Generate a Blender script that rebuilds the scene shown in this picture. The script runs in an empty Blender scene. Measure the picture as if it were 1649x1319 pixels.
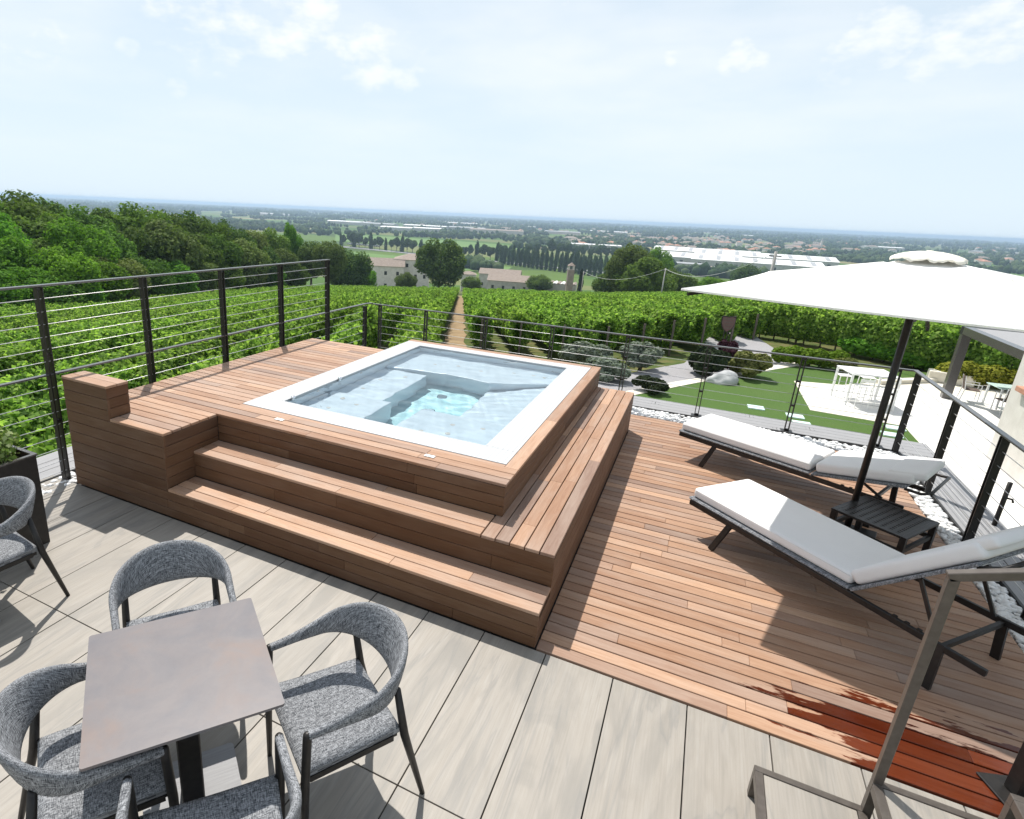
import bpy, bmesh, math, random
import numpy as np
from mathutils import Vector, Matrix

sc = bpy.context.scene
COL = sc.collection
PI = math.pi
R = math.radians

# ------------------------------------------------------------------ camera
CAM_H = 2.6755
F_PX, W_PX, H_PX, CX, CY = 929.94, 1649.0, 1319.0, -155.4855, -25.98
_p, _r, _y = R(-17.4489), R(2.5884), R(25.7863)
FW = np.array([-math.sin(_y)*math.cos(_p), math.cos(_y)*math.cos(_p), math.sin(_p)])
_rt = np.array([math.cos(_y), math.sin(_y), 0.0]); _up = np.cross(_rt, FW)
RT = _rt*math.cos(_r) + _up*math.sin(_r)
UP = -_rt*math.sin(_r) + _up*math.cos(_r)
cam_d = bpy.data.cameras.new('camera'); cam = bpy.data.objects.new('camera', cam_d); COL.objects.link(cam)
m = Matrix.Identity(4)
for i in range(3):
    m[i][0], m[i][1], m[i][2] = RT[i], UP[i], -FW[i]
m[2][3] = CAM_H
cam.matrix_world = m
cam_d.sensor_fit = 'HORIZONTAL'; cam_d.sensor_width = 36
cam_d.lens = F_PX/W_PX*36
cam_d.shift_x = -CX/W_PX; cam_d.shift_y = CY/W_PX
cam_d.clip_start = 0.05; cam_d.clip_end = 80000
sc.camera = cam

# ------------------------------------------------------------------ sky, sun, exposure
SUN_DIR = Vector((-0.41, 0.43, 1.0)).normalized()       # towards the sun
SUN_EL = math.asin(SUN_DIR.z)
SUN_AZ = math.atan2(SUN_DIR.x, SUN_DIR.y)               # from +Y, clockwise
world = bpy.data.worlds.new('World'); sc.world = world; world.use_nodes = True
nt = world.node_tree; N = nt.nodes; Lk = nt.links
N.clear()
wout = N.new('ShaderNodeOutputWorld'); bg = N.new('ShaderNodeBackground')
sky = N.new('ShaderNodeTexSky'); sky.sky_type = 'NISHITA'; sky.sun_disc = False
sky.sun_elevation = SUN_EL; sky.sun_rotation = SUN_AZ
sky.altitude = 100; sky.air_density = 1.0; sky.dust_density = 1.0; sky.ozone_density = 1.0
tc = N.new('ShaderNodeTexCoord')
# thin summer cloud on a flat layer: the direction is projected to a plane overhead
sep = N.new('ShaderNodeSeparateXYZ'); Lk.new(tc.outputs['Generated'], sep.inputs[0])
zc = N.new('ShaderNodeMath'); zc.operation = 'MAXIMUM'; zc.inputs[1].default_value = 0.0; Lk.new(sep.outputs[2], zc.inputs[0])
za = N.new('ShaderNodeMath'); za.operation = 'ADD'; za.inputs[1].default_value = 0.10; Lk.new(zc.outputs[0], za.inputs[0])
dv = N.new('ShaderNodeVectorMath'); dv.operation = 'DIVIDE'; Lk.new(tc.outputs['Generated'], dv.inputs[0])
cb = N.new('ShaderNodeCombineXYZ'); cb.inputs[2].default_value = 1.0
Lk.new(za.outputs[0], cb.inputs[0]); Lk.new(za.outputs[0], cb.inputs[1]); Lk.new(cb.outputs[0], dv.inputs[1])
def wnoise(scale, detail, rough, lo, hi, off):
    mp = N.new('ShaderNodeMapping'); mp.inputs['Location'].default_value = off; Lk.new(dv.outputs[0], mp.inputs[0])
    n = N.new('ShaderNodeTexNoise'); n.inputs['Scale'].default_value = scale; n.inputs['Detail'].default_value = detail
    n.inputs['Roughness'].default_value = rough; Lk.new(mp.outputs[0], n.inputs[0])
    r = N.new('ShaderNodeMapRange'); r.inputs[1].default_value = lo; r.inputs[2].default_value = hi; r.interpolation_type = 'SMOOTHSTEP'
    Lk.new(n.outputs[0], r.inputs[0]); return r
veil = wnoise(0.50, 5, 0.55, 0.36, 0.72, (3.1, 1.7, 0))
puff = wnoise(1.45, 7, 0.55, 0.585, 0.69, (7.3, 2.2, 0.4))
vm = N.new('ShaderNodeMath'); vm.operation = 'MULTIPLY'; vm.inputs[1].default_value = 0.62; Lk.new(veil.outputs[0], vm.inputs[0])
def cloud_dir(u, v):
    d = FW + (u-W_PX/2-CX)/F_PX*RT - (v-H_PX/2-CY)/F_PX*UP
    return d/np.linalg.norm(d)
acc = None
for (u, v, rad_deg, amt) in ((545,92,3.2,.8),(600,88,4.2,1),(655,100,3.6,.8),(1085,92,1.6,.6),(1190,100,2.6,.9),(1215,98,1.8,.8),(1365,88,3.2,.8),(1400,62,3.8,1),(1440,60,2.6,.8),(1530,60,3.5,.6),(1590,30,4.5,.9),(1640,20,4.5,.9),(1500,105,2.6,.6),(25,60,4.2,.7),(80,75,3.0,.6),(205,80,1.6,.6),(285,143,1.4,.7),(330,5,7.0,.8),(470,20,6.5,.8),(870,4,3.5,.8),(130,72,1.4,.5),(900,285,1.6,.25),(1050,286,1.2,.2)):
    dp = N.new('ShaderNodeVectorMath'); dp.operation = 'DOT_PRODUCT'; dp.inputs[1].default_value = tuple(cloud_dir(u, v)); Lk.new(tc.outputs['Generated'], dp.inputs[0])
    mr = N.new('ShaderNodeMapRange'); mr.interpolation_type = 'SMOOTHSTEP'; mr.inputs[1].default_value = math.cos(R(rad_deg*0.95)); mr.inputs[2].default_value = 1.0; mr.inputs[4].default_value = amt*0.62
    Lk.new(dp.outputs['Value'], mr.inputs[0])
    if acc is None: acc = mr.outputs[0]
    else:
        ad = N.new('ShaderNodeMath'); ad.operation = 'MAXIMUM'; Lk.new(acc, ad.inputs[0]); Lk.new(mr.outputs[0], ad.inputs[1]); acc = ad.outputs[0]
rag = N.new('ShaderNodeTexNoise'); rag.inputs['Scale'].default_value = 17; rag.inputs['Detail'].default_value = 8; rag.inputs['Roughness'].default_value = 0.6
rmp = N.new('ShaderNodeMapping'); rmp.inputs['Scale'].default_value = (1, 1, 1.9); Lk.new(tc.outputs['Generated'], rmp.inputs[0]); Lk.new(rmp.outputs[0], rag.inputs[0])
rs = N.new('ShaderNodeMath'); rs.operation = 'MULTIPLY_ADD'; rs.inputs[1].default_value = 2.0; rs.inputs[2].default_value = -1.0; Lk.new(rag.outputs[0], rs.inputs[0])
sm_ = N.new('ShaderNodeMath'); sm_.operation = 'ADD'; Lk.new(acc, sm_.inputs[0]); Lk.new(rs.outputs[0], sm_.inputs[1])
cs_ = N.new('ShaderNodeMapRange'); cs_.interpolation_type = 'SMOOTHSTEP'; cs_.inputs[1].default_value = 0.12; cs_.inputs[2].default_value = 0.95; Lk.new(sm_.outputs[0], cs_.inputs[0])
gate = N.new('ShaderNodeMath'); gate.operation = 'MULTIPLY'; Lk.new(cs_.outputs[0], gate.inputs[0])
g2_ = N.new('ShaderNodeMapRange'); g2_.inputs[1].default_value = 0.0; g2_.inputs[2].default_value = 0.35; Lk.new(acc, g2_.inputs[0]); Lk.new(g2_.outputs[0], gate.inputs[1])
pm = N.new('ShaderNodeMath'); pm.operation = 'MULTIPLY'; pm.inputs[1].default_value = 0.78; Lk.new(gate.outputs[0], pm.inputs[0])
mx = N.new('ShaderNodeMath'); mx.operation = 'MAXIMUM'; Lk.new(vm.outputs[0], mx.inputs[0]); Lk.new(pm.outputs[0], mx.inputs[1])
fade = N.new('ShaderNodeMapRange'); fade.inputs[1].default_value = 0.03; fade.inputs[2].default_value = 0.22; Lk.new(sep.outputs[2], fade.inputs[0])
cf = N.new('ShaderNodeMath'); cf.operation = 'MULTIPLY'; Lk.new(mx.outputs[0], cf.inputs[0]); Lk.new(fade.outputs[0], cf.inputs[1])
base_mix = N.new('ShaderNodeMix'); base_mix.data_type = 'RGBA'   # milky summer air, thinning towards the zenith
milk = N.new('ShaderNodeMapRange'); milk.inputs[1].default_value = 0.05; milk.inputs[2].default_value = 0.80; milk.inputs[3].default_value = 0.94; milk.inputs[4].default_value = 0.34
Lk.new(sep.outputs[2], milk.inputs[0]); Lk.new(milk.outputs[0], base_mix.inputs[0])
base_mix.inputs[7].default_value = (7.7, 9.0, 10.0, 1)
Lk.new(sky.outputs[0], base_mix.inputs[6])
cmix = N.new('ShaderNodeMix'); cmix.data_type = 'RGBA'; cmix.inputs[7].default_value = (10.4, 10.5, 10.5, 1)
Lk.new(cf.outputs[0], cmix.inputs[0]); Lk.new(base_mix.outputs[2], cmix.inputs[6])
Lk.new(cmix.outputs[2], bg.inputs[0]); bg.inputs[1].default_value = 0.098
Lk.new(bg.outputs[0], wout.inputs[0])

sun_d = bpy.data.lights.new('sun', 'SUN'); sun_d.energy = 5.0; sun_d.angle = R(0.55); sun_d.color = (1.0, 0.955, 0.89); sun_d.cycles.is_caustics_light = True
sun = bpy.data.objects.new('sun', sun_d); COL.objects.link(sun)
sun.rotation_euler = SUN_DIR.to_track_quat('Z', 'Y').to_euler()
sun.location = (-20, 20, 60)

vs = sc.view_settings
vs.view_transform = 'Standard'; vs.look = 'None'; vs.gamma = 1; vs.use_curve_mapping = False
vs.exposure = 0.10
sc.render.engine = 'CYCLES'
cy = sc.cycles
cy.use_denoising = True; cy.max_bounces = 7; cy.transparent_max_bounces = 16; cy.diffuse_bounces = 3; cy.glossy_bounces = 3
cy.volume_bounces = 0; cy.transmission_bounces = 4; cy.caustics_reflective = False; cy.caustics_refractive = True; cy.sample_clamp_indirect = 6.0
cy.use_adaptive_sampling = True; cy.adaptive_threshold = 0.015

# ------------------------------------------------------------------ helpers: naming and linking
def link(o, parent=None):
    COL.objects.link(o)
    if parent is not None: o.parent = parent
    return o
def tag(o, label=None, cat=None, group=None, kind=None):
    if label: o['label'] = label
    if cat: o['category'] = cat
    if group: o['group'] = group
    if kind: o['kind'] = kind
    return o
def thing(name, loc=(0, 0, 0), rz=0.0, label=None, cat=None, group=None):
    o = bpy.data.objects.new(name, None); o.empty_display_size = 0.2
    o.location = loc; o.rotation_euler = (0, 0, rz); link(o)
    return tag(o, label, cat, group)
KIDS = {}
def part(name, me, parent=None, mat=None, loc=(0, 0, 0), rot=(0, 0, 0), scale=None):
    o = bpy.data.objects.new(name, me)
    if mat is not None and not me.materials: me.materials.append(mat)
    o.location = loc; o.rotation_euler = rot
    if scale is not None: o.scale = scale if hasattr(scale, '__len__') else (scale,)*3
    link(o, parent)
    if parent is not None: KIDS.setdefault(parent.name, []).append(o)
    return o
def copy_thing(root, loc, rz, label=None, cat=None, group=None, scale=None):
    r = root.copy(); COL.objects.link(r); r.location = loc; r.rotation_euler = (0, 0, rz)
    if scale is not None: r.scale = scale if hasattr(scale, '__len__') else (scale,)*3
    tag(r, label, cat, group)
    for ch in KIDS.get(root.name, []):
        c = ch.copy(); COL.objects.link(c); c.parent = r; KIDS.setdefault(r.name, []).append(c)
        for g in KIDS.get(ch.name, []):
            d = g.copy(); COL.objects.link(d); d.parent = c; KIDS.setdefault(c.name, []).append(d)
    return r
ORD = ['first','second','third','fourth','fifth','sixth','seventh','eighth','ninth','tenth','eleventh','twelfth','thirteenth',
       'fourteenth','fifteenth','sixteenth','seventeenth','eighteenth','nineteenth','twentieth']
def ordn(i):
    if i < 20: return ORD[i]
    T = {2:'twenty',3:'thirty',4:'forty',5:'fifty',6:'sixty',7:'seventy',8:'eighty',9:'ninety'}
    t, u = divmod(i+1, 10)
    return (T[t]+'-'+ORD[u-1]) if u else {2:'twentieth',3:'thirtieth',4:'fortieth',5:'fiftieth',6:'sixtieth',7:'seventieth',8:'eightieth',9:'ninetieth'}[t]

# ------------------------------------------------------------------ helpers: camera maths for placing by bearing
def ray(u, v):
    a = (u-W_PX/2-CX)/F_PX; b = -(v-H_PX/2-CY)/F_PX
    return FW + a*RT + b*UP
def atz(u, v, z):
    d = ray(u, v); t = (z-CAM_H)/d[2]; return np.array([0, 0, CAM_H]) + d*t
def proj(p):
    d = np.array(p, float)-np.array([0, 0, CAM_H]); c = d@FW
    return W_PX/2+CX+F_PX*(d@RT)/c, H_PX/2+CY-F_PX*(d@UP)/c, c
D_HILL = np.array([-0.588, 0.809])
PLAIN = -50.0
def smooth(t): t = np.clip(t, 0, 1); return t*t*(3-2*t)
def ground(x, y):
    x = np.asarray(x, float); y = np.asarray(y, float)
    az = np.degrees(np.arctan2(-x, np.maximum(y, 0.5)))
    s0 = 21-13*smooth((az-28)/34) + 6*smooth((12-az)/20)
    s = x*D_HILL[0]+y*D_HILL[1]-s0
    sp = 4.0*np.log1p(np.exp(np.clip(s/4.0, -30, 30)))
    sp = np.where(s > 100, s, sp)
    z = -3.0-0.118*sp
    k = 6.0                                   # soft minimum against the plain
    zz = PLAIN + k*np.log1p(np.exp(np.clip((z-PLAIN)/k, -30, 30)))
    zz = np.where(z-PLAIN > 60, z, zz)
    r = np.hypot(x, y)                        # behind the house the hill keeps its height
    return np.where(r < 24, np.maximum(zz, -4.2), zz)
def gnd(x, y): return float(ground(x, y))
def on_ground(u, v, dz=0.0):
    d = ray(u, v); C = np.array([0, 0, CAM_H]); lo = 3.0; t = lo
    for i in range(4000):
        p = C+d*t
        if p[2] < gnd(p[0], p[1])+dz: break
        lo = t; t *= 1.01
    hi = t
    for i in range(30):
        mid = (lo+hi)/2; p = C+d*mid
        if p[2] < gnd(p[0], p[1])+dz: hi = mid
        else: lo = mid
    return C+d*hi
def at_dist(u, v, dist):
    d = ray(u, v); return np.array([0, 0, CAM_H])+d*dist/math.hypot(d[0], d[1])

# ------------------------------------------------------------------ helpers: meshes
def mesh_np(name, verts, faces, uvs=None, smooth_shade=False):
    verts = np.asarray(verts, np.float32); faces = np.asarray(faces, np.int32)
    me = bpy.data.meshes.new(name); n, k = faces.shape
    me.vertices.add(len(verts)); me.vertices.foreach_set('co', verts.ravel())
    me.loops.add(n*k); me.loops.foreach_set('vertex_index', faces.ravel())
    me.polygons.add(n); me.polygons.foreach_set('loop_start', np.arange(0, n*k, k, dtype=np.int32))
    me.update(calc_edges=True)
    if smooth_shade: me.polygons.foreach_set('use_smooth', np.ones(n, bool))
    me.validate(); return me
class MB:
    def __init__(s): s.v = []; s.f = []; s.uv = []
    def add(s, vs_, fs, uvs=None):
        b = len(s.v); s.v += [tuple(map(float, q)) for q in vs_]; s.f += [tuple(i+b for i in f) for f in fs]
        if uvs is None: uvs = [[(0, 0)]*len(f) for f in fs]
        s.uv += uvs; return s
    def box(s, x0, x1, y0, y1, z0, z1):
        return s.add([(x0,y0,z0),(x1,y0,z0),(x1,y1,z0),(x0,y1,z0),(x0,y0,z1),(x1,y0,z1),(x1,y1,z1),(x0,y1,z1)],
                     [(0,3,2,1),(4,5,6,7),(0,1,5,4),(1,2,6,5),(2,3,7,6),(3,0,4,7)])
    def cbox(s, x0, x1, y0, y1, z0, z1, c=0.003):
        X, Y, Z = (x0,x1), (y0,y1), (z0,z1); vs_ = []; idx = {}
        for i in (0,1):
            for j in (0,1):
                for k in (0,1):
                    sx, sy, sz = (1 if i==0 else -1)*c, (1 if j==0 else -1)*c, (1 if k==0 else -1)*c
                    for a, p in (('x',(X[i],Y[j]+sy,Z[k]+sz)),('y',(X[i]+sx,Y[j],Z[k]+sz)),('z',(X[i]+sx,Y[j]+sy,Z[k]))):
                        idx[(i,j,k,a)] = len(vs_); vs_.append(p)
        f = []
        def q(*ks): f.append(tuple(idx[k] for k in ks))
        for i in (0,1):
            o = [(i,0,0,'x'),(i,1,0,'x'),(i,1,1,'x'),(i,0,1,'x')]; q(*(o if i else o[::-1]))
            o = [(0,i,0,'y'),(0,i,1,'y'),(1,i,1,'y'),(1,i,0,'y')]; q(*(o if i else o[::-1]))
            o = [(0,0,i,'z'),(1,0,i,'z'),(1,1,i,'z'),(0,1,i,'z')]; q(*(o if i else o[::-1]))
            for j in (0,1):
                o = [(i,j,0,'x'),(i,j,1,'x'),(i,j,1,'y'),(i,j,0,'y')]; q(*(o if (i^j) else o[::-1]))
                o = [(i,0,j,'x'),(i,0,j,'z'),(i,1,j,'z'),(i,1,j,'x')]; q(*(o if not (i^j) else o[::-1]))
                o = [(0,i,j,'y'),(1,i,j,'y'),(1,i,j,'z'),(0,i,j,'z')]; q(*(o if not (i^j) else o[::-1]))
                for k in (0,1):
                    o = [(i,j,k,'x'),(i,j,k,'y'),(i,j,k,'z')]; q(*(o if (i^j^k) else o[::-1]))
        return s.add(vs_, f)
    def bar(s, a, b, w, h=None, up=(0,0,1)):
        h = w if h is None else h
        a, b = Vector(a), Vector(b); d = (b-a).normalized(); u = Vector(up)
        if abs(d.dot(u)) > 0.98: u = Vector((0,1,0))
        sd = d.cross(u).normalized(); u = sd.cross(d).normalized()
        vs_ = []
        for p in (a, b):
            for i, j in ((-1,-1),(1,-1),(1,1),(-1,1)): vs_.append(p+sd*(i*w/2)+u*(j*h/2))
        return s.add(vs_, [(3,2,1,0),(4,5,6,7),(0,1,5,4),(1,2,6,5),(2,3,7,6),(3,0,4,7)])
    def tube(s, pts, rad, n=10, cap=True):
        pts = [Vector(p) for p in pts]
        rad = [rad]*len(pts) if not hasattr(rad, '__len__') else rad
        b = len(s.v); u = None
        for i, p in enumerate(pts):
            d = (pts[min(i+1,len(pts)-1)]-pts[max(i-1,0)]).normalized()
            if u is None:
                u = Vector((0,0,1)) if abs(d.z) < 0.9 else Vector((1,0,0))
            u = (u-d*u.dot(d)).normalized(); w = d.cross(u)
            for k in range(n):
                a = 2*PI*k/n; s.v.append(tuple(p+(u*math.cos(a)+w*math.sin(a))*rad[i]))
        for i in range(len(pts)-1):
            for k in range(n):
                s.f.append((b+i*n+k, b+i*n+(k+1)%n, b+(i+1)*n+(k+1)%n, b+(i+1)*n+k)); s.uv.append([(0,0)]*4)
        if cap:
            s.f.append(tuple(b+k for k in range(n))[::-1]); s.uv.append([(0,0)]*n)
            e = b+(len(pts)-1)*n; s.f.append(tuple(e+k for k in range(n))); s.uv.append([(0,0)]*n)
        return s
    def lathe(s, prof, n=16, c=(0,0,0)):
        b = len(s.v)
        for r_, z in prof:
            for k in range(n):
                a = 2*PI*k/n; s.v.append((c[0]+r_*math.cos(a), c[1]+r_*math.sin(a), c[2]+z))
        for i in range(len(prof)-1):
            for k in range(n):
                s.f.append((b+i*n+k, b+i*n+(k+1)%n, b+(i+1)*n+(k+1)%n, b+(i+1)*n+k)); s.uv.append([(0,0)]*4)
        s.f.append(tuple(b+k for k in range(n))[::-1]); s.uv.append([(0,0)]*n)
        e = b+(len(prof)-1)*n; s.f.append(tuple(e+k for k in range(n))); s.uv.append([(0,0)]*n)
        return s
    def prism(s, poly, z0, z1):
        n = len(poly); area = sum(poly[i][0]*poly[(i+1)%n][1]-poly[(i+1)%n][0]*poly[i][1] for i in range(n))
        if area < 0: poly = poly[::-1]
        vs_ = [(x,y,z0) for x,y in poly]+[(x,y,z1) for x,y in poly]
        f = [tuple(range(n))[::-1], tuple(range(n,2*n))]+[(i,(i+1)%n,n+(i+1)%n,n+i) for i in range(n)]
        return s.add(vs_, f)
    def grid(s, P, uvs=None, wrap=False):
        P = np.asarray(P, float); a, b_, _ = P.shape; base = len(s.v)
        s.v += [tuple(q) for q in P.reshape(-1,3)]
        for i in range(a-1):
            for j in range(b_ if wrap else b_-1):
                j2 = (j+1) % b_
                s.f.append((base+i*b_+j, base+i*b_+j2, base+(i+1)*b_+j2, base+(i+1)*b_+j))
                if uvs is None: s.uv.append([(0,0)]*4)
                else:
                    jj = j+1
                    s.uv.append([uvs[i][j], uvs[i][jj], uvs[i+1][jj], uvs[i+1][j]])
        return s
    def mesh(s, name, smooth_shade=False, uv=False, bevel=0, seg=2, mat=None):
        me = bpy.data.meshes.new(name); me.from_pydata(s.v, [], s.f); me.update()
        if uv:
            l = me.uv_layers.new(name='UVMap'); i = 0
            for f in s.uv:
                for q in f: l.data[i].uv = q; i += 1
        if bevel:
            bm = bmesh.new(); bm.from_mesh(me)
            bmesh.ops.bevel(bm, geom=bm.edges[:], offset=bevel, segments=seg, profile=0.6, affect='EDGES', clamp_overlap=True)
            bm.to_mesh(me); bm.free()
        if smooth_shade:
            for p in me.polygons: p.use_smooth = True
        if mat is not None: me.materials.append(mat)
        return me

# ------------------------------------------------------------------ materials
K_ALB = 1.13                       # all surface colours below are given relative to this
def kc(c): return tuple(x*K_ALB for x in c)
def new_mat(name):
    mt = bpy.data.materials.new(name); mt.use_nodes = True
    b = mt.node_tree.nodes['Principled BSDF']; return mt, mt.node_tree, b
def nd(t, typ, **kw):
    n = t.nodes.new(typ)
    for k, v in kw.items(): setattr(n, k, v)
    return n
def ramp(t, src, stops):
    r = nd(t, 'ShaderNodeValToRGB'); e = r.color_ramp.elements
    while len(e) < len(stops): e.new(0.5)
    for i, (p, c) in enumerate(stops):
        e[i].position = p; e[i].color = (*c, 1)
    t.links.new(src, r.inputs[0]); return r
def coords(t, kind='Object', scale=(1,1,1), rnd=0.0):
    c = nd(t, 'ShaderNodeTexCoord'); mp = nd(t, 'ShaderNodeMapping'); mp.inputs['Scale'].default_value = scale
    src = c.outputs[kind]
    if rnd:
        oi = nd(t, 'ShaderNodeObjectInfo'); ml = nd(t, 'ShaderNodeMath', operation='MULTIPLY'); ml.inputs[1].default_value = rnd
        t.links.new(oi.outputs['Random'], ml.inputs[0])
        ad = nd(t, 'ShaderNodeVectorMath', operation='ADD'); t.links.new(src, ad.inputs[0]); t.links.new(ml.outputs[0], ad.inputs[1]); src = ad.outputs[0]
    t.links.new(src, mp.inputs[0]); return mp.outputs[0]
def noise(t, vec, scale, detail=4, rough=0.55, dist=0.0):
    n = nd(t, 'ShaderNodeTexNoise'); n.inputs['Scale'].default_value = scale; n.inputs['Detail'].default_value = detail
    n.inputs['Roughness'].default_value = rough; n.inputs['Distortion'].default_value = dist
    t.links.new(vec, n.inputs[0]); return n.outputs[0]
def bump(t, b, h, strength=0.2, dist=0.01):
    bp = nd(t, 'ShaderNodeBump'); bp.inputs['Strength'].default_value = strength; bp.inputs['Distance'].default_value = dist
    t.links.new(h, bp.inputs['Height']); t.links.new(bp.outputs[0], b.inputs['Normal'])
def mixc(t, fac, a, b_, blend='MIX'):
    mxn = nd(t, 'ShaderNodeMix', data_type='RGBA', blend_type=blend)
    for s_, i in ((fac, 0), (a, 6), (b_, 7)):
        if isinstance(s_, (int, float)): mxn.inputs[i].default_value = s_
        elif isinstance(s_, tuple): mxn.inputs[i].default_value = (*s_, 1)
        else: t.links.new(s_, mxn.inputs[i])
    return mxn.outputs[2]
def mat_noise(name, c1, c2, scale=8, rough=0.6, metal=0.0, bmp=0.15, stretch=(1,1,1), rnd=10.0, detail=5, kind='Object', spec=0.5, bdist=0.01):
    mt, t, b = new_mat(name); v = coords(t, kind, stretch, rnd); n = noise(t, v, scale, detail)
    r = ramp(t, n, [(0.3, kc(c1)), (0.7, kc(c2))]); t.links.new(r.outputs[0], b.inputs['Base Color'])
    b.inputs['Roughness'].default_value = rough; b.inputs['Metallic'].default_value = metal; b.inputs['Specular IOR Level'].default_value = spec
    if bmp: bump(t, b, n, bmp, bdist)
    return mt
def mat_teak(name, wet=False, tints=None, bleach=0.55):
    mt, t, b = new_mat(name)
    oi = nd(t, 'ShaderNodeObjectInfo')
    v = coords(t, 'Object', (1.2, 16, 16), 40.0)
    g = noise(t, v, 3.0, 6, 0.6, 0.8)
    v2 = coords(t, 'Object', (0.9, 3, 3), 77.0); big = noise(t, v2, 2.2, 3, 0.5)
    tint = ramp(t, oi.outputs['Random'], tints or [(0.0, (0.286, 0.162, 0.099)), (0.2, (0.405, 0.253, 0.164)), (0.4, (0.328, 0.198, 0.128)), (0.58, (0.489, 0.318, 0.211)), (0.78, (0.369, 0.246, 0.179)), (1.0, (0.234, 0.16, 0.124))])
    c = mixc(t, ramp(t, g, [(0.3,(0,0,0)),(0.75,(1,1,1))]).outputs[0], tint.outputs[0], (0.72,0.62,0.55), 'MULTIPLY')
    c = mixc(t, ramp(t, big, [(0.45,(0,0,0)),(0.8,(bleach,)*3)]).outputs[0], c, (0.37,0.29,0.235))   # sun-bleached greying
    c = mixc(t, 1.0, c, (K_ALB,)*3, 'MULTIPLY')
    t.links.new(c, b.inputs['Base Color']); b.inputs['Roughness'].default_value = 0.62; b.inputs['Specular IOR Level'].default_value = 0.35
    bump(t, b, g, 0.25, 0.004)
    if wet:                                    # spilt water near the steps: world-space puddle outline
        gp = nd(t, 'ShaderNodeNewGeometry'); mp = nd(t, 'ShaderNodeMapping')
        mp.inputs['Location'].default_value = (-1.66*0.76, -3.40*1.5, 0); mp.inputs['Scale'].default_value = (0.76, 1.5, 0.0)
        t.links.new(gp.outputs['Position'], mp.inputs[0])
        ln = nd(t, 'ShaderNodeVectorMath', operation='LENGTH'); t.links.new(mp.outputs[0], ln.inputs[0])
        mp2 = nd(t, 'ShaderNodeMapping'); mp2.inputs['Scale'].default_value = (2.2, 10.5, 1); t.links.new(gp.outputs['Position'], mp2.inputs[0])
        wn = noise(t, mp2.outputs[0], 1.0, 5, 0.6)
        sm = nd(t, 'ShaderNodeMath', operation='MULTIPLY_ADD'); sm.inputs[1].default_value = 1.25; t.links.new(wn, sm.inputs[0]); t.links.new(ln.outputs['Value'], sm.inputs[2])
        rm = nd(t, 'ShaderNodeMath', operation='MULTIPLY_ADD'); rm.inputs[1].default_value = 0.34; t.links.new(oi.outputs['Random'], rm.inputs[0])
        sb = nd(t, 'ShaderNodeMath', operation='SUBTRACT'); sb.inputs[1].default_value = 0.33; t.links.new(sm.outputs[0], sb.inputs[0]); t.links.new(sb.outputs[0], rm.inputs[2])
        wf = ramp(t, rm.outputs[0], [(0.93,(1,1,1)),(0.975,(0,0,0))])
        wc = mixc(t, wf.outputs[0], c, mixc(t, 1.0, mixc(t, 1.0, c, tint.outputs[0], 'MULTIPLY'), (0.66,0.36,0.31), 'MULTIPLY'))
        t.links.new(wc, b.inputs['Base Color'])
        rr = nd(t, 'ShaderNodeMapRange'); rr.inputs[3].default_value = 0.62; rr.inputs[4].default_value = 0.07
        t.links.new(wf.outputs[0], rr.inputs[0]); t.links.new(rr.outputs[0], b.inputs['Roughness'])
    return mt
def mat_tile(name):
    mt, t, b = new_mat(name)
    v = coords(t, 'Object', (7, 0.9, 1), 30.0); g = noise(t, v, 2.0, 6, 0.6, 1.2)
    v2 = coords(t, 'Object', (2.2, 0.5, 1), 13.0); g2 = noise(t, v2, 1.6, 4, 0.55, 2.0)
    c = ramp(t, g, [(0.25,(0.255,0.230,0.196)),(0.55,(0.295,0.268,0.232)),(0.8,(0.318,0.295,0.262))]).outputs[0]
    fg = noise(t, coords(t, 'Object', (120, 2.2, 1), 67.0), 1.0, 4, 0.6)
    c = mixc(t, ramp(t, fg, [(0.45,(0,0,0)),(0.7,(0.55,0.55,0.55))]).outputs[0], c, (0.22,0.198,0.168))
    c = mixc(t, ramp(t, g2, [(0.48,(0,0,0)),(0.68,(0.85,0.85,0.85))]).outputs[0], c, (0.215,0.20,0.176))
    vv = noise(t, coords(t, 'Object', (3.0, 0.36, 1), 91.0), 1.0, 4, 0.55, 1.5)
    vr_ = ramp(t, vv, [(0.44,(0,0,0)),(0.485,(0.36,0.36,0.36)),(0.50,(0.1,0.1,0.1)),(0.58,(0,0,0))])
    c = mixc(t, vr_.outputs[0], c, (0.15,0.15,0.145))
    v3 = coords(t, 'Object', (1.6, 0.9, 1), 51.0); kn = nd(t, 'ShaderNodeTexVoronoi'); kn.inputs['Scale'].default_value = 2.3; t.links.new(v3, kn.inputs[0])
    kr = ramp(t, kn.outputs[0], [(0.03,(1,1,1)),(0.085,(0,0,0))])
    kf = nd(t, 'ShaderNodeMath', operation='MULTIPLY'); kf.inputs[1].default_value = 0.45; t.links.new(kr.outputs[0], kf.inputs[0])
    c = mixc(t, kf.outputs[0], c, (0.22,0.2,0.175))
    c = mixc(t, 1.0, c, (K_ALB,)*3, 'MULTIPLY')
    t.links.new(c, b.inputs['Base Color']); b.inputs['Roughness'].default_value = 0.55; bump(t, b, g, 0.06, 0.003); return mt
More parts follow.
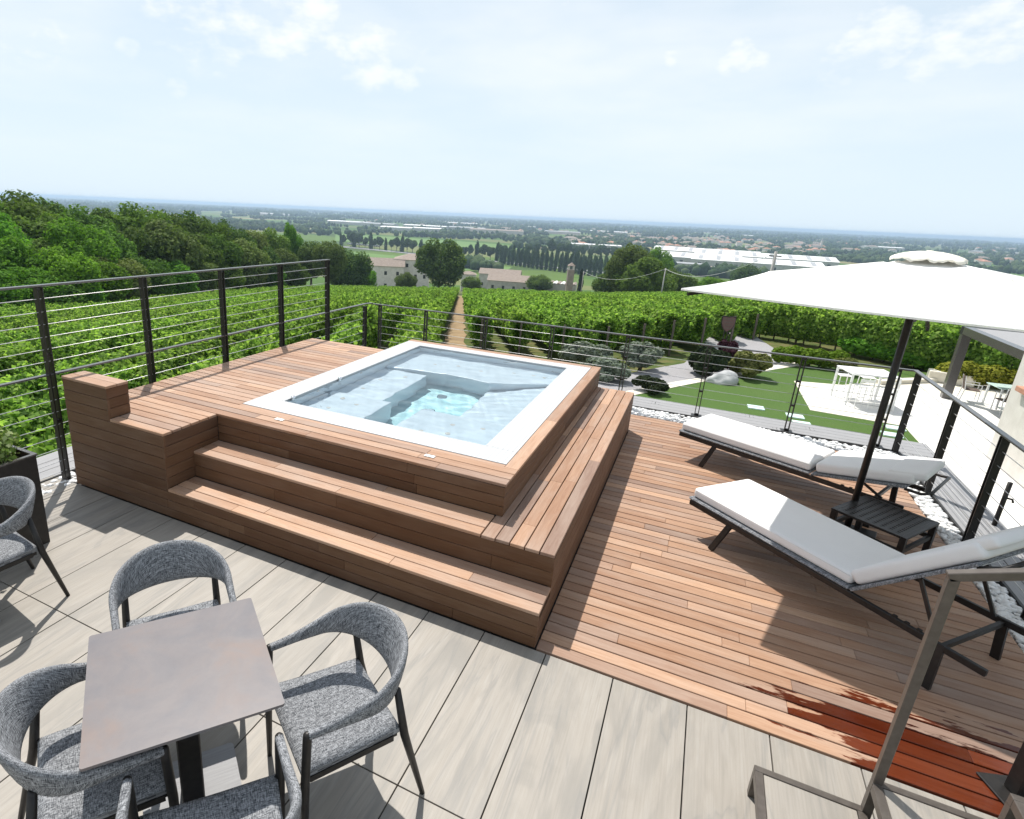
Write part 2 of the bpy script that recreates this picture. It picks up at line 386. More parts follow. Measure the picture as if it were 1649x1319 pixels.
def mat_weave(name, dark, light, scale=1.0, kind='UV'):
    mt, t, b = new_mat(name)
    a1 = noise(t, coords(t, kind, (430*scale, 40*scale, 40*scale), 5.0), 1.0, 3, 0.6)
    a2 = noise(t, coords(t, kind, (40*scale, 430*scale, 430*scale), 9.0), 1.0, 3, 0.6)
    mxn = nd(t, 'ShaderNodeMath', operation='ADD'); t.links.new(a1, mxn.inputs[0]); t.links.new(a2, mxn.inputs[1])
    hf = nd(t, 'ShaderNodeMath', operation='MULTIPLY'); hf.inputs[1].default_value = 0.5; t.links.new(mxn.outputs[0], hf.inputs[0])
    r = ramp(t, hf.outputs[0], [(0.42, kc(dark)), (0.52, kc(tuple((p+q)/2 for p, q in zip(dark, light)))), (0.60, kc(light))])
    t.links.new(r.outputs[0], b.inputs['Base Color']); b.inputs['Roughness'].default_value = 0.9; b.inputs['Specular IOR Level'].default_value = 0.25
    bump(t, b, hf.outputs[0], 0.5, 0.003); return mt
def mat_leaf(name, cols, trans=0.35, rough=0.75, objvar=0.25):
    mt, t, b = new_mat(name); t.nodes.remove(b); out = t.nodes['Material Output']
    ge = nd(t, 'ShaderNodeNewGeometry'); oi = nd(t, 'ShaderNodeObjectInfo')
    k = len(cols); r = ramp(t, ge.outputs['Random Per Island'], [(i/(k-1) if k > 1 else 0, kc(c)) for i, c in enumerate(cols)])
    hv = nd(t, 'ShaderNodeHueSaturation')
    mr = nd(t, 'ShaderNodeMapRange'); mr.inputs[3].default_value = 1-objvar; mr.inputs[4].default_value = 1+objvar; t.links.new(oi.outputs['Random'], mr.inputs[0])
    mh = nd(t, 'ShaderNodeMapRange'); mh.inputs[3].default_value = 0.5-objvar*0.06; mh.inputs[4].default_value = 0.5+objvar*0.06
    fr = nd(t, 'ShaderNodeMath', operation='FRACT'); m7 = nd(t, 'ShaderNodeMath', operation='MULTIPLY'); m7.inputs[1].default_value = 7.13
    t.links.new(oi.outputs['Random'], m7.inputs[0]); t.links.new(m7.outputs[0], fr.inputs[0]); t.links.new(fr.outputs[0], mh.inputs[0])
    t.links.new(mr.outputs[0], hv.inputs['Value']); t.links.new(mh.outputs[0], hv.inputs['Hue']); t.links.new(r.outputs[0], hv.inputs['Color'])
    d = nd(t, 'ShaderNodeBsdfPrincipled'); d.inputs['Roughness'].default_value = rough; d.inputs['Specular IOR Level'].default_value = 0.06
    t.links.new(hv.outputs[0], d.inputs['Base Color'])
    tr = nd(t, 'ShaderNodeBsdfTranslucent'); yc = mixc(t, 1.0, hv.outputs[0], (1.08,1.2,0.6), 'MULTIPLY'); t.links.new(yc, tr.inputs[0])
    mxs = nd(t, 'ShaderNodeMixShader'); mxs.inputs[0].default_value = trans
    t.links.new(d.outputs[0], mxs.inputs[1]); t.links.new(tr.outputs[0], mxs.inputs[2]); t.links.new(mxs.outputs[0], out.inputs[0]); return mt

M = {}
M['teak'] = mat_teak('teak'); M['teak_riser'] = mat_teak('teak_riser', tints=[(0.0, (0.093, 0.045, 0.021)), (0.25, (0.141, 0.076, 0.039)), (0.5, (0.112, 0.055, 0.027)), (0.75, (0.152, 0.084, 0.045)), (1.0, (0.097, 0.052, 0.03))], bleach=0.12); M['teak_deck'] = mat_teak('teak_deck', wet=True)  # riser teak: less bleached, and the upright faces' shade is painted into its darker tints
M['tile'] = mat_tile('tile')
M['joint'] = mat_noise('joint', (0.02,0.02,0.02), (0.04,0.037,0.034), 20, 0.9)
M['plaster'] = mat_noise('plaster', (0.52,0.49,0.45), (0.60,0.57,0.53), 3, 0.85, bmp=0.1)
M['black'] = mat_noise('black_metal', (0.014,0.013,0.013), (0.026,0.023,0.021), 30, 0.42, 0.3, bmp=0.03)
M['rail'] = mat_noise('rail_metal', (0.055,0.05,0.047), (0.08,0.075,0.07), 30, 0.24, 0.0, bmp=0.02, spec=1.0)
M['bronze'] = mat_noise('bronze_metal', (0.085,0.072,0.062), (0.12,0.104,0.09), 25, 0.42, 0.4, bmp=0.03)
M['steel'] = mat_noise('steel', (0.50,0.50,0.50), (0.60,0.60,0.60), 40, 0.5, 1.0, bmp=0.0)
M['chrome'] = mat_noise('chrome', (0.7,0.7,0.7), (0.8,0.8,0.8), 40, 0.12, 1.0, bmp=0.0)
M['composite'] = mat_noise('composite_board', (0.235,0.235,0.24), (0.30,0.30,0.305), 3, 0.75, stretch=(1.5,30,1), bmp=0.15)
M['weave'] = mat_weave('woven_fabric', (0.036,0.039,0.045), (0.37,0.38,0.395), 1.15)
M['sling'] = mat_weave('sling_fabric', (0.06,0.065,0.075), (0.34,0.35,0.37), 0.7, 'Object')
M['cushion'] = mat_noise('cushion_fabric', (0.71,0.705,0.70), (0.74,0.735,0.73), 3.2, 0.9, bmp=0.5, spec=0.2, bdist=0.02)
M['canvas'] = mat_noise('canvas', (0.80,0.79,0.76), (0.84,0.83,0.80), 2.5, 0.88, bmp=0.12, spec=0.2, bdist=0.02)
M['cap_canvas'] = mat_noise('cap_canvas', (0.72,0.68,0.58), (0.80,0.77,0.68), 4, 0.88, bmp=0.2, spec=0.2, bdist=0.02)
M['pebble'] = mat_noise('pebble', (0.66,0.66,0.65), (0.80,0.80,0.79), 12, 0.55, bmp=0.1)
M['white_metal'] = mat_noise('white_metal', (0.74,0.74,0.73), (0.80,0.80,0.79), 10, 0.4, bmp=0.0)
M['brown_weave'] = mat_noise('brown_weave', (0.07,0.045,0.035), (0.12,0.08,0.06), 60, 0.7)
M['soil'] = mat_noise('soil', (0.05,0.035,0.025), (0.11,0.075,0.05), 20, 0.95, bmp=0.6, bdist=0.03)
M['bark'] = mat_noise('bark', (0.055,0.043,0.032), (0.12,0.095,0.072), 6, 0.9, bmp=0.5, stretch=(4,4,1), bdist=0.03)
M['wood_post'] = mat_noise('wood_post', (0.075,0.06,0.048), (0.13,0.108,0.09), 8, 0.85, stretch=(4,4,1), bmp=0.3)
M['limestone'] = mat_noise('limestone', (0.64,0.625,0.59), (0.73,0.715,0.685), 3, 0.7, bmp=0.05)
M['cream_stone'] = mat_noise('cream_stone', (0.58,0.54,0.45), (0.68,0.64,0.55), 4, 0.8, bmp=0.2)
M['asphalt'] = mat_noise('pale_asphalt', (0.24,0.235,0.24), (0.32,0.31,0.315), 14, 0.9, bmp=0.2)
M['rock'] = mat_noise('rock', (0.30,0.31,0.32), (0.58,0.58,0.57), 2.2, 0.8, bmp=0.6, bdist=0.05)
M['shield'] = mat_noise('shield_paint', (0.095,0.05,0.045), (0.13,0.07,0.062), 6, 0.6)
M['glass_plate'] = mat_noise('frosted_glass', (0.55,0.70,0.66), (0.62,0.76,0.72), 4, 0.15, bmp=0.0)
M['wall_white'] = mat_noise('far_wall', (0.52,0.49,0.45), (0.66,0.63,0.59), 0.8, 0.9, bmp=0.0)
M['wall_grey'] = mat_noise('far_wall_grey', (0.36,0.34,0.32), (0.48,0.46,0.43), 0.6, 0.9, bmp=0.0)
M['roof_tile'] = mat_noise('roof_tile', (0.21,0.165,0.135), (0.32,0.262,0.22), 0.9, 0.9, bmp=0.0, stretch=(1,4,1))
M['roof_red'] = mat_noise('roof_red', (0.36,0.165,0.105), (0.46,0.25,0.17), 0.9, 0.9, bmp=0.0, stretch=(1,4,1))
M['roof_white'] = mat_noise('roof_white', (0.62,0.62,0.61), (0.76,0.76,0.75), 0.08, 0.7, bmp=0.0)
M['roof_grey'] = mat_noise('roof_grey', (0.26,0.27,0.28), (0.36,0.37,0.38), 0.1, 0.7, bmp=0.0)
M['window'] = mat_noise('far_window', (0.02,0.022,0.026), (0.05,0.055,0.06), 2, 0.15, bmp=0.0)
M['car_paint'] = mat_noise('car_paint', (0.05,0.06,0.08), (0.6,0.6,0.6), 0.05, 0.3, bmp=0.0, rnd=300)
M['spa_shell'] = mat_noise('spa_shell', (0.56,0.64,0.70), (0.60,0.675,0.73), 2, 0.3, bmp=0.0)
M['spa_floor'] = mat_noise('spa_floor', (0.34,0.60,0.64), (0.52,0.74,0.76), 7, 0.4, bmp=0.0, detail=3)
M['trim_dark'] = mat_noise('trim_dark', (0.02,0.02,0.02), (0.035,0.035,0.035), 10, 0.6)
# vegetation
M['vine'] = mat_leaf('vine_leaf', [(0.061, 0.116, 0.027), (0.122, 0.213, 0.044), (0.189, 0.305, 0.067), (0.262, 0.397, 0.091), (0.366, 0.488, 0.134)], 0.56, objvar=0.10)
M['tree_olive'] = mat_leaf('tree_leaf_olive', [(0.07, 0.128, 0.026), (0.107, 0.181, 0.037), (0.15, 0.238, 0.049)], 0.36)
M['tree_green'] = mat_leaf('tree_leaf_green', [(0.066, 0.156, 0.022), (0.114, 0.24, 0.029), (0.168, 0.324, 0.041)], 0.44)
M['tree_dark'] = mat_leaf('tree_leaf_dark', [(0.044, 0.08, 0.023), (0.073, 0.122, 0.031), (0.11, 0.167, 0.041)], 0.3)
M['tree_brown'] = mat_leaf('tree_leaf_brown', [(0.094, 0.13, 0.038), (0.132, 0.174, 0.052), (0.17, 0.211, 0.068)], 0.34)
M['poplar'] = mat_leaf('poplar_leaf', [(0.034,0.068,0.02),(0.055,0.095,0.026),(0.08,0.125,0.034)], 0.3, objvar=0.15)
M['silver'] = mat_leaf('silver_leaf', [(0.10,0.125,0.095),(0.15,0.18,0.14),(0.21,0.235,0.19)], 0.2)
M['yew'] = mat_leaf('yew_leaf', [(0.018,0.03,0.014),(0.028,0.042,0.02),(0.045,0.06,0.03)], 0.15)
M['purple'] = mat_leaf('purple_leaf', [(0.03,0.012,0.018),(0.05,0.02,0.028),(0.07,0.03,0.038)], 0.2)
M['variegated'] = mat_leaf('variegated_leaf', [(0.09,0.115,0.035),(0.17,0.19,0.06),(0.26,0.26,0.10)], 0.25)
M['hedge'] = mat_leaf('hedge_leaf', [(0.06,0.12,0.012),(0.10,0.185,0.02),(0.15,0.25,0.03)], 0.3)
M['gold'] = mat_leaf('gold_leaf', [(0.13,0.15,0.018),(0.22,0.24,0.03),(0.32,0.32,0.05)], 0.3)
M['grassblade'] = mat_leaf('grass_blade', [(0.025,0.075,0.008),(0.038,0.10,0.011),(0.055,0.125,0.016)], 0.25, objvar=0.0)
M['far_tree'] = mat_leaf('far_tree_leaf', [(0.022,0.045,0.018),(0.036,0.062,0.022),(0.05,0.08,0.03),(0.07,0.095,0.04)], 0.0, rough=0.9, objvar=0.0)

def mat_mosaic():
    mt, t, b = new_mat('mosaic'); v = coords(t, 'Object', (1,1,1))
    br = nd(t, 'ShaderNodeTexBrick'); br.offset = 0.0; br.squash = 1.0
    br.inputs['Scale'].default_value = 1.0; br.inputs['Brick Width'].default_value = 0.045; br.inputs['Row Height'].default_value = 0.045; br.inputs['Mortar Size'].default_value = 0.0045
    br.inputs['Color1'].default_value = (0.58,0.58,0.575,1); br.inputs['Color2'].default_value = (0.55,0.555,0.555,1); br.inputs['Mortar'].default_value = (0.43,0.435,0.44,1)
    t.links.new(v, br.inputs[0])
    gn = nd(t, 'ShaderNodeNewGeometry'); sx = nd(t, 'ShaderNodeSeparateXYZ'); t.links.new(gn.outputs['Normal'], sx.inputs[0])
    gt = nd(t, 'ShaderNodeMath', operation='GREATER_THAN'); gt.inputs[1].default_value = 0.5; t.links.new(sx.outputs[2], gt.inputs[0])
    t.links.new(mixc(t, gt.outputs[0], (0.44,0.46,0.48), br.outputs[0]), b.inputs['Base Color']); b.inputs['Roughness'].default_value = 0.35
    inv = nd(t, 'ShaderNodeMath', operation='SUBTRACT'); inv.inputs[0].default_value = 1.0; t.links.new(br.outputs[1], inv.inputs[1])
    bump(t, b, inv.outputs[0], 0.08, 0.002); return mt
M['mosaic'] = mat_mosaic()
def mat_water():
    mt, t, b = new_mat('water'); t.nodes.remove(b); out = t.nodes['Material Output']
    g = nd(t, 'ShaderNodeBsdfGlass'); g.inputs['Roughness'].default_value = 0.0; g.inputs['IOR'].default_value = 1.33; g.inputs['Color'].default_value = (0.94,0.985,1.0,1)
    t.links.new(g.outputs[0], out.inputs[0]); return mt
M['water'] = mat_water()
def mat_tabletop():
    mt, t, b = new_mat('oxidised_laminate'); v = coords(t, 'Object', (1,1,1))
    n1 = noise(t, v, 3.5, 5, 0.6, 0.6); n2 = noise(t, coords(t, 'Object', (1,1,1), 3.0), 7.0, 6, 0.7, 0.3)
    c = ramp(t, n1, [(0.32,(0.235,0.23,0.245)),(0.5,(0.285,0.262,0.262)),(0.66,(0.315,0.255,0.232))]).outputs[0]
    c = mixc(t, ramp(t, n2, [(0.4,(0,0,0)),(0.75,(0.35,0.35,0.35))]).outputs[0], c, (0.19,0.17,0.18))
    b.inputs['Specular IOR Level'].default_value = 0.22; c = mixc(t, 1.0, c, (0.66,0.65,0.65), 'MULTIPLY')
    t.links.new(c, b.inputs['Base Color']); b.inputs['Roughness'].default_value = 0.38; bump(t, b, n2, 0.05, 0.002); return mt
M['tabletop'] = mat_tabletop()
def mat_lawn():
    mt, t, b = new_mat('lawn'); v = coords(t, 'Object', (1,1,1)); n = noise(t, v, 60, 4, 0.7); n2 = noise(t, v, 0.5, 3)
    c = ramp(t, n, [(0.3,(0.033,0.082,0.006)),(0.7,(0.068,0.135,0.012))]).outputs[0]
    c = mixc(t, ramp(t, n2, [(0.5,(0,0,0)),(0.75,(0.5,0.5,0.5))]).outputs[0], c, (0.075,0.12,0.022))
    c = mixc(t, 1.0, c, (K_ALB,)*3, 'MULTIPLY')
    t.links.new(c, b.inputs['Base Color']); b.inputs['Roughness'].default_value = 0.9; bump(t, b, n, 0.8, 0.02); return mt
M['lawn'] = mat_lawn()
def mat_ground():
    mt, t, b = new_mat('countryside'); ge = nd(t, 'ShaderNodeNewGeometry'); P = ge.outputs['Position']
    ln = nd(t, 'ShaderNodeVectorMath', operation='LENGTH'); t.links.new(P, ln.inputs[0])
    n = noise(t, P, 1.3, 5, 0.65); nb = noise(t, P, 0.09, 3)
    near = ramp(t, n, [(0.35,(0.05,0.085,0.02)),(0.52,(0.09,0.11,0.035)),(0.72,(0.16,0.13,0.06))]).outputs[0]
    near = mixc(t, ramp(t, nb, [(0.45,(0,0,0)),(0.7,(0.45,0.45,0.45))]).outputs[0], near, (0.19,0.145,0.07))
    mp = nd(t, 'ShaderNodeMapping'); mp.inputs['Rotation'].default_value = (0,0,0.45); mp.inputs['Scale'].default_value = (0.0045,0.0085,0.0); t.links.new(P, mp.inputs[0])
    vo = nd(t, 'ShaderNodeTexVoronoi'); vo.inputs['Scale'].default_value = 1.0; vo.distance = 'CHEBYCHEV'; vo.inputs['Randomness'].default_value = 0.85; t.links.new(mp.outputs[0], vo.inputs[0])
    sp = nd(t, 'ShaderNodeSeparateColor'); t.links.new(vo.outputs['Color'], sp.inputs[0])
    f = ramp(t, sp.outputs[0], [(0.0,(0.065,0.125,0.022)),(0.25,(0.095,0.15,0.03)),(0.45,(0.06,0.10,0.025)),(0.62,(0.15,0.165,0.06)),(0.78,(0.27,0.225,0.12)),(0.9,(0.08,0.14,0.03))]); f.color_ramp.interpolation = 'CONSTANT'
    fn = noise(t, P, 0.03, 5, 0.6); fc = mixc(t, ramp(t, fn, [(0.35,(0,0,0)),(0.75,(0.4,0.4,0.4))]).outputs[0], f.outputs[0], (0.05,0.08,0.025))
    df = nd(t, 'ShaderNodeMapRange'); df.inputs[1].default_value = 240; df.inputs[2].default_value = 330; t.links.new(ln.outputs['Value'], df.inputs[0])
    c = mixc(t, df.outputs[0], near, fc); c = mixc(t, 1.0, c, (K_ALB,)*3, 'MULTIPLY'); t.links.new(c, b.inputs['Base Color']); b.inputs['Roughness'].default_value = 0.95; b.inputs['Specular IOR Level'].default_value = 0.1
    return mt
M['ground'] = mat_ground()

# ================================================================== LARGE STRUCTURE
# ---- terrain: one sheet from the garden to the horizon
def build_ground():
    rr = np.concatenate([[0.0], np.geomspace(4, 30000, 120)]); aa = np.linspace(0, 2*PI, 241)[:-1]
    V = [(0, 0, -3.05)]; 
    x = rr[1:, None]*np.sin(aa)[None]; y = rr[1:, None]*np.cos(aa)[None]
    z = ground(x, y)
    back = smooth((-y/np.maximum(np.hypot(x, y), 1)-0.1)/0.5)             # hill rises gently behind the house
    z = z*(1-back)+(-3.0)*back
    z = z - 0.03*(np.hypot(x, y) < 60)
    V = np.concatenate([np.array(V), np.stack([x, y, z], -1).reshape(-1, 3)])
    na = len(aa); F = []
    i = np.arange(len(rr)-2)[:, None]; j = np.arange(na)[None]
    q = np.stack([1+i*na+j, 1+(i+1)*na+j, 1+(i+1)*na+(j+1) % na, 1+i*na+(j+1) % na], -1).reshape(-1, 4)
    me = bpy.data.meshes.new('ground'); faces = [(0, 1+k, 1+(k+1) % na) for k in range(na)]+[tuple(f) for f in q.tolist()]
    me.from_pydata(V.tolist(), [], faces); me.update()
    for p in me.polygons: p.use_smooth = True
    bm = bmesh.new(); bm.from_mesh(me); bmesh.ops.recalc_face_normals(bm, faces=bm.faces[:]); bm.to_mesh(me); bm.free()
    me.materials.append(M['ground'])
    return tag(part('ground', me), kind='structure')
build_ground()

def sheet(name, poly, z, mat, thick=0.05, kind='structure', **kw):
    me = MB().prism([tuple(p) for p in poly], z-thick, z).mesh(name, mat=mat)
    return tag(part(name, me), kind=kind, **kw)
GZ = -3.0
sheet('lawn', [(-3.4,9.7),(-1.62,20.2),(0.0,22.9),(1.2,24.8),(3.3,27.9),(4.4,29.6),(9.5,31.5),(13,33),(13,20.1),(6.3,20.1),(6.3,9.7)], GZ+0.03, M['lawn'])
sheet('driveway', [(-3.2,17.5),(-3.0,21.5),(-1.6,24.2),(-0.2,26.6),(0.45,31),(0.35,36),(-0.4,44),(1.2,44.5),(2.7,37.2),(3.6,33),(4.25,29.75),(3.0,27.6),(0.9,24.5),(-0.3,22.65),(-1.9,20.0)], GZ+0.012, M['asphalt'])
sheet('driveway_border', [(-2.3,19.3),(-1.95,19.2),(-1.47,20.25),(0.1,22.85),(1.3,24.8),(3.45,28.0),(4.6,29.7),(4.2,29.95),(2.95,28.0),(0.95,24.95),(-0.35,22.95),(-1.85,20.45)], GZ+0.05, M['cream_stone'])
def patio():
    st = MB().prism([(3.75,25.98),(3.80,21.89),(6.23,21.70),(6.22,20.0),(6.22,9.6),(16,9.6),(16,30.5),(9.3,30.6),(8.2,29.4),(5.4,26.45)], GZ-0.02, GZ+0.045).mesh('patio', mat=M['cream_stone'])
    o = tag(part('patio', st), kind='structure')
    rng = random.Random(5); poly = [(3.75,25.98),(3.80,21.89),(6.23,21.70),(6.22,20.0),(6.22,9.6),(16,9.6),(16,30.5),(9.3,30.6),(8.2,29.4),(5.4,26.45)]
    # paving slabs clipped to the patio outline
    from mathutils.geometry import intersect_point_quad_2d
    def clip(sub, poly_):
        # patio is not convex: keep slabs by clipping against the three front edges only
        out = sub
        for (a, b) in (((3.78,25.98),(3.80,21.89)),((5.4,26.45),(3.75,25.98)),((8.2,29.4),(5.4,26.45)),((9.3,30.6),(8.2,29.4))):
            n = (-(b[1]-a[1]), b[0]-a[0]); res = []
            for i in range(len(out)):
                p, q = out[i], out[(i+1) % len(out)]
                dp = (p[0]-a[0])*n[0]+(p[1]-a[1])*n[1]; dq = (q[0]-a[0])*n[0]+(q[1]-a[1])*n[1]
                if dp >= 0: res.append(p)
                if dp*dq < 0:
                    t = dp/(dp-dq); res.append((p[0]+(q[0]-p[0])*t, p[1]+(q[1]-p[1])*t))
            out = res
            if len(out) < 3: return []
        return out
    sw, sl, g = 0.8, 1.6, 0.012; n = 0
    for r in range(0, 27):
        y0 = 9.6+r*sw; off = rng.choice([0, 0.4, 0.8, 1.2])
        for c in range(-1, 9):
            x0 = 3.6+c*sl-off; x1 = x0+sl
            xl = 3.7 if y0 > 21.75 else 6.23
            a, b = max(x0, xl)+g/2, min(x1, 15.9)-g/2
            if b-a < 0.1: continue
            sub = [(a, y0+g/2), (b, y0+g/2), (b, y0+sw-g/2), (a, y0+sw-g/2)]
            if y0+sw > 30.5: continue
            # visible part only
            pr = proj((a, y0, GZ))
            if b > 12.5 and y0 < 25: continue
            sub = clip(sub, poly)
            if len(sub) < 3: continue
            part('paving_slab', MB().prism(sub, GZ+0.02, GZ+0.054+rng.uniform(0, 0.002)).mesh('paving_slab', mat=M['limestone']), o); n += 1
patio()

# ---- terrace body under everything
tb = MB().box(-6.15, 3.12, -9.0, 9.62, -3.3, -0.10).mesh('terrace_base', mat=M['plaster'])
tag(part('terrace_base', tb), kind='structure')

# ---- floor tiles (wood-look porcelain)
TILE_W, TILE_L, TJ = 0.4175, 1.243, 0.007
floor = tag(part('tile_floor', MB().box(-5.2, 2.6, -1.5, 3.30, -0.098, -0.03).mesh('tile_floor', mat=M['joint'])), kind='structure')
tile_cache = {}
rng = random.Random(2)
for r in range(-2, 2):
    y0 = 0.664+1.243*r if r < 1 else 1.907
    y0 = 1.907+1.243*(r-1+0) if False else (1.907-1.243*(1-r))
    y1 = y0+TILE_L
    for c in range(-12, 8):
        x0 = -0.505+TILE_W*c; x1 = x0+TILE_W
        if x1 < -5.2 or x0 > 2.5: continue
        y1c = y1
        if x1 < -5.0 and r == 1: y1c = y1
        L_ = round(y1c-y0-TJ, 3)
        key = L_
        if key not in tile_cache: tile_cache[key] = MB().cbox(-TILE_W/2+TJ/2, TILE_W/2-TJ/2, -L_/2, L_/2, -0.03, 0, 0.0012).mesh('tile', mat=M['tile'])
        xx0 = max(x0, -5.2)
        part('tile', tile_cache[key], floor, loc=((x0+x1)/2, (y0+y1c)/2, rng.uniform(-0.0006, 0.0006)))

# ---- board helper
board_cache = {}
def board_mesh(L_, W_, T_, mat):
    k = (round(L_, 3), round(W_, 4), round(T_, 4), mat.name)
    if k not in board_cache: board_cache[k] = MB().cbox(-L_/2, L_/2, -W_/2, W_/2, -T_, 0, 0.0025).mesh('board', mat=mat)
    return board_cache[k]
def cuts(a, b, rng, lo=0.7, hi=2.1):
    out = [a]; p = a+rng.uniform(0.3, hi)
    while p < b-0.35:
        out.append(p); p += rng.uniform(lo, hi)
    out.append(b); return out
def lay(parent, axis, a0, a1, c, W_, ztop, rng, mat, T_=0.024, face=None, lo=0.7, hi=2.1, name='board', single=False):
    """boards end to end from a0 to a1 along 'x' or 'y'; c is the centre across; face: None = lying, or outward normal for a riser row"""
    cs = [a0, a1] if single else cuts(a0, a1, rng, lo, hi)
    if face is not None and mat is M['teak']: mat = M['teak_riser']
    for p, q in zip(cs[:-1], cs[1:]):
        L_ = q-p-0.0012; mid = (p+q)/2
        me = board_mesh(L_, W_, T_, mat); dz = rng.uniform(-0.0012, 0.0006)
        if face is None:
            if axis == 'x': part(name, me, parent, loc=(mid, c, ztop+dz))
            else: part(name, me, parent, loc=(c, mid, ztop+dz), rot=(0, 0, PI/2*rng.choice([1, -1])))
        elif face == '-y': part(name, me, parent, loc=(mid, ztop+dz, c), rot=(PI/2, 0, 0))           # ztop = y of face
        elif face == '+x': part(name, me, parent, loc=(ztop+dz, mid, c), rot=(PI/2, 0, PI/2))        # ztop = x of face
        elif face == '-x': part(name, me, parent, loc=(ztop+dz, mid, c), rot=(PI/2, 0, -PI/2))
        elif face == '+y': part(name, me, parent, loc=(mid, ztop+dz, c), rot=(PI/2, 0, PI))

# ---- teak floor deck on the right
xL, xR, xP, xB, xC = -5.16, -0.582, -1.057, -3.885, -4.557
y0_, y1_, y2_, yPF, yF, yC, yD = 3.16, 3.4706, 3.783, 7.889, 7.86, 3.384, 7.025
z1_, z2_, z3_, z4_ = 0.27, 0.5187, 0.785, 1.09
deck = tag(part('wooden_deck', MB().box(-0.60, 2.36, 3.17, 8.54, -0.098, -0.05).mesh('deck_substructure', mat=M['trim_dark'])), kind='structure')
rng = random.Random(11); pitch = 0.1057
yy = 3.163; nb = 0
while yy+pitch < 8.56:
    c = yy+pitch/2; a0 = xR-0.012 if c > 3.16 else xR
    lay(deck, 'x', -0.575 if c < yF else -1.2, 2.365, c, pitch-0.0105, 0.0, rng, M['teak_deck'], 0.022)
    yy += pitch; nb += 1

# ---- raised teak surround of the hot tub
sur = thing('wooden_platform', (xL, y0_, 0), 0, 'stepped brown timber platform boarded around the white hot tub', 'platform')
off = Vector((xL, y0_, 0))
class Shift:      # children of the platform are laid in world coordinates, then moved into its frame
    pass
def plat_lay(*a, **k):
    before = len(KIDS.get(sur.name, [])); lay(sur, *a, **k)
    for o in KIDS[sur.name][before:]: o.location = Vector(o.location)-off
core = MB()
core.box(xL+0.03, xB-0.03, y0_+0.03, yD-0.02, 0.0, z3_-0.028).box(xB-0.03, xP-0.03, y2_+0.03, 4.10, 0.0, z3_-0.03)
core.box(xB-0.029, xR-0.03, y1_+0.03, y2_+0.029, 0.0, z2_-0.03).box(xB-0.028, xR-0.031, y0_+0.03, y1_+0.029, 0.0, z1_-0.03)
core.box(xP-0.029, xR-0.03, y2_+0.03, yF-0.02, 0.0, z2_-0.031).box(xL+0.03, xC-0.03, y0_+0.031, yC-0.03, z3_-0.027, z4_-0.03)
core.v = [(x-off.x, y-off.y, z) for x, y, z in core.v]
part('substructure', core.mesh('substructure', mat=M['trim_dark']), sur)
rng = random.Random(23); tk = M['teak']; bw = 0.0895
def rows(z_lo, z_hi, n):
    h = (z_hi-z_lo)/n; return [(z_lo+(i+0.5)*h, h-0.004) for i in range(n)]
# left block: front face, right face, left face
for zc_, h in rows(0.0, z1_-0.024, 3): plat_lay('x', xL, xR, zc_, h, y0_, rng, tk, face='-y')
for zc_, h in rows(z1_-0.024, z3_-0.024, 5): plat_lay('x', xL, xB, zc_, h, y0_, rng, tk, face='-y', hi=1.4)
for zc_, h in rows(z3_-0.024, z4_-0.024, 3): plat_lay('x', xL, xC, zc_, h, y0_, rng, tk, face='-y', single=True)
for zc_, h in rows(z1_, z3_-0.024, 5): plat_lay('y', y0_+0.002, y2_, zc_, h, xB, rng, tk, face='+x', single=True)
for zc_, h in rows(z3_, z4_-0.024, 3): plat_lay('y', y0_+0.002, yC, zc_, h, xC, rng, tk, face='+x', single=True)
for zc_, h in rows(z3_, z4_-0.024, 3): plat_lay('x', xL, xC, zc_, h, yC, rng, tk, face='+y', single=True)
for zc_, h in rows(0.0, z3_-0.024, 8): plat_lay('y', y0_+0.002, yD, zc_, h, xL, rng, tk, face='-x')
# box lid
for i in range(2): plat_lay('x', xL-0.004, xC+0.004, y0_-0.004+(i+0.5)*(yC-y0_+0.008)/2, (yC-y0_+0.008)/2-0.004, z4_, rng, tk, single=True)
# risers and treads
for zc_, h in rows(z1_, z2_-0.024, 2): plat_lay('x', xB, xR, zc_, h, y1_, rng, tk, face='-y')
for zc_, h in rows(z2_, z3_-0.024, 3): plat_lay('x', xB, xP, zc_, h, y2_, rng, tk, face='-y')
tw = (y1_-y0_+0.004)/3
for i in range(3): plat_lay('x', xB, xR+0.0, y0_-0.004+(i+0.5)*tw, tw-0.007, z1_, rng, tk)
tw = (y2_-y1_+0.004)/3
for i in range(3): plat_lay('x', xB, xP-0.06, y1_-0.004+(i+0.5)*tw, tw-0.007, z2_, rng, tk)
# right ledge boards run away from the viewer
lx0, lx1 = xP-0.055, xR; lw = (lx1-lx0)/5.5
for i in range(5):
    ys = y1_-0.004 if i < 1 else y1_-0.004
    plat_lay('y', y1_-0.004 if True else y2_, yF, lx0+(i+0.5)*(lx1-lx0)/5, (lx1-lx0)/5-0.008, z2_ if i else z2_-0.0015, rng, tk, lo=0.8, hi=1.8)
# right side faces
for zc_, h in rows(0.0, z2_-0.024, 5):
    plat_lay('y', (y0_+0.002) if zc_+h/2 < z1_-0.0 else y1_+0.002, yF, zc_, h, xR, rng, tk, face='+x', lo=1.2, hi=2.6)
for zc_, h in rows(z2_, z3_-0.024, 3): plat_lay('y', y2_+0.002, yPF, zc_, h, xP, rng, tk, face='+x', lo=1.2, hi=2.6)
for zc_, h in rows(0.0, z2_-0.024, 5): plat_lay('x', xP, xR, zc_, h, yF, rng, tk, face='+y', single=True)
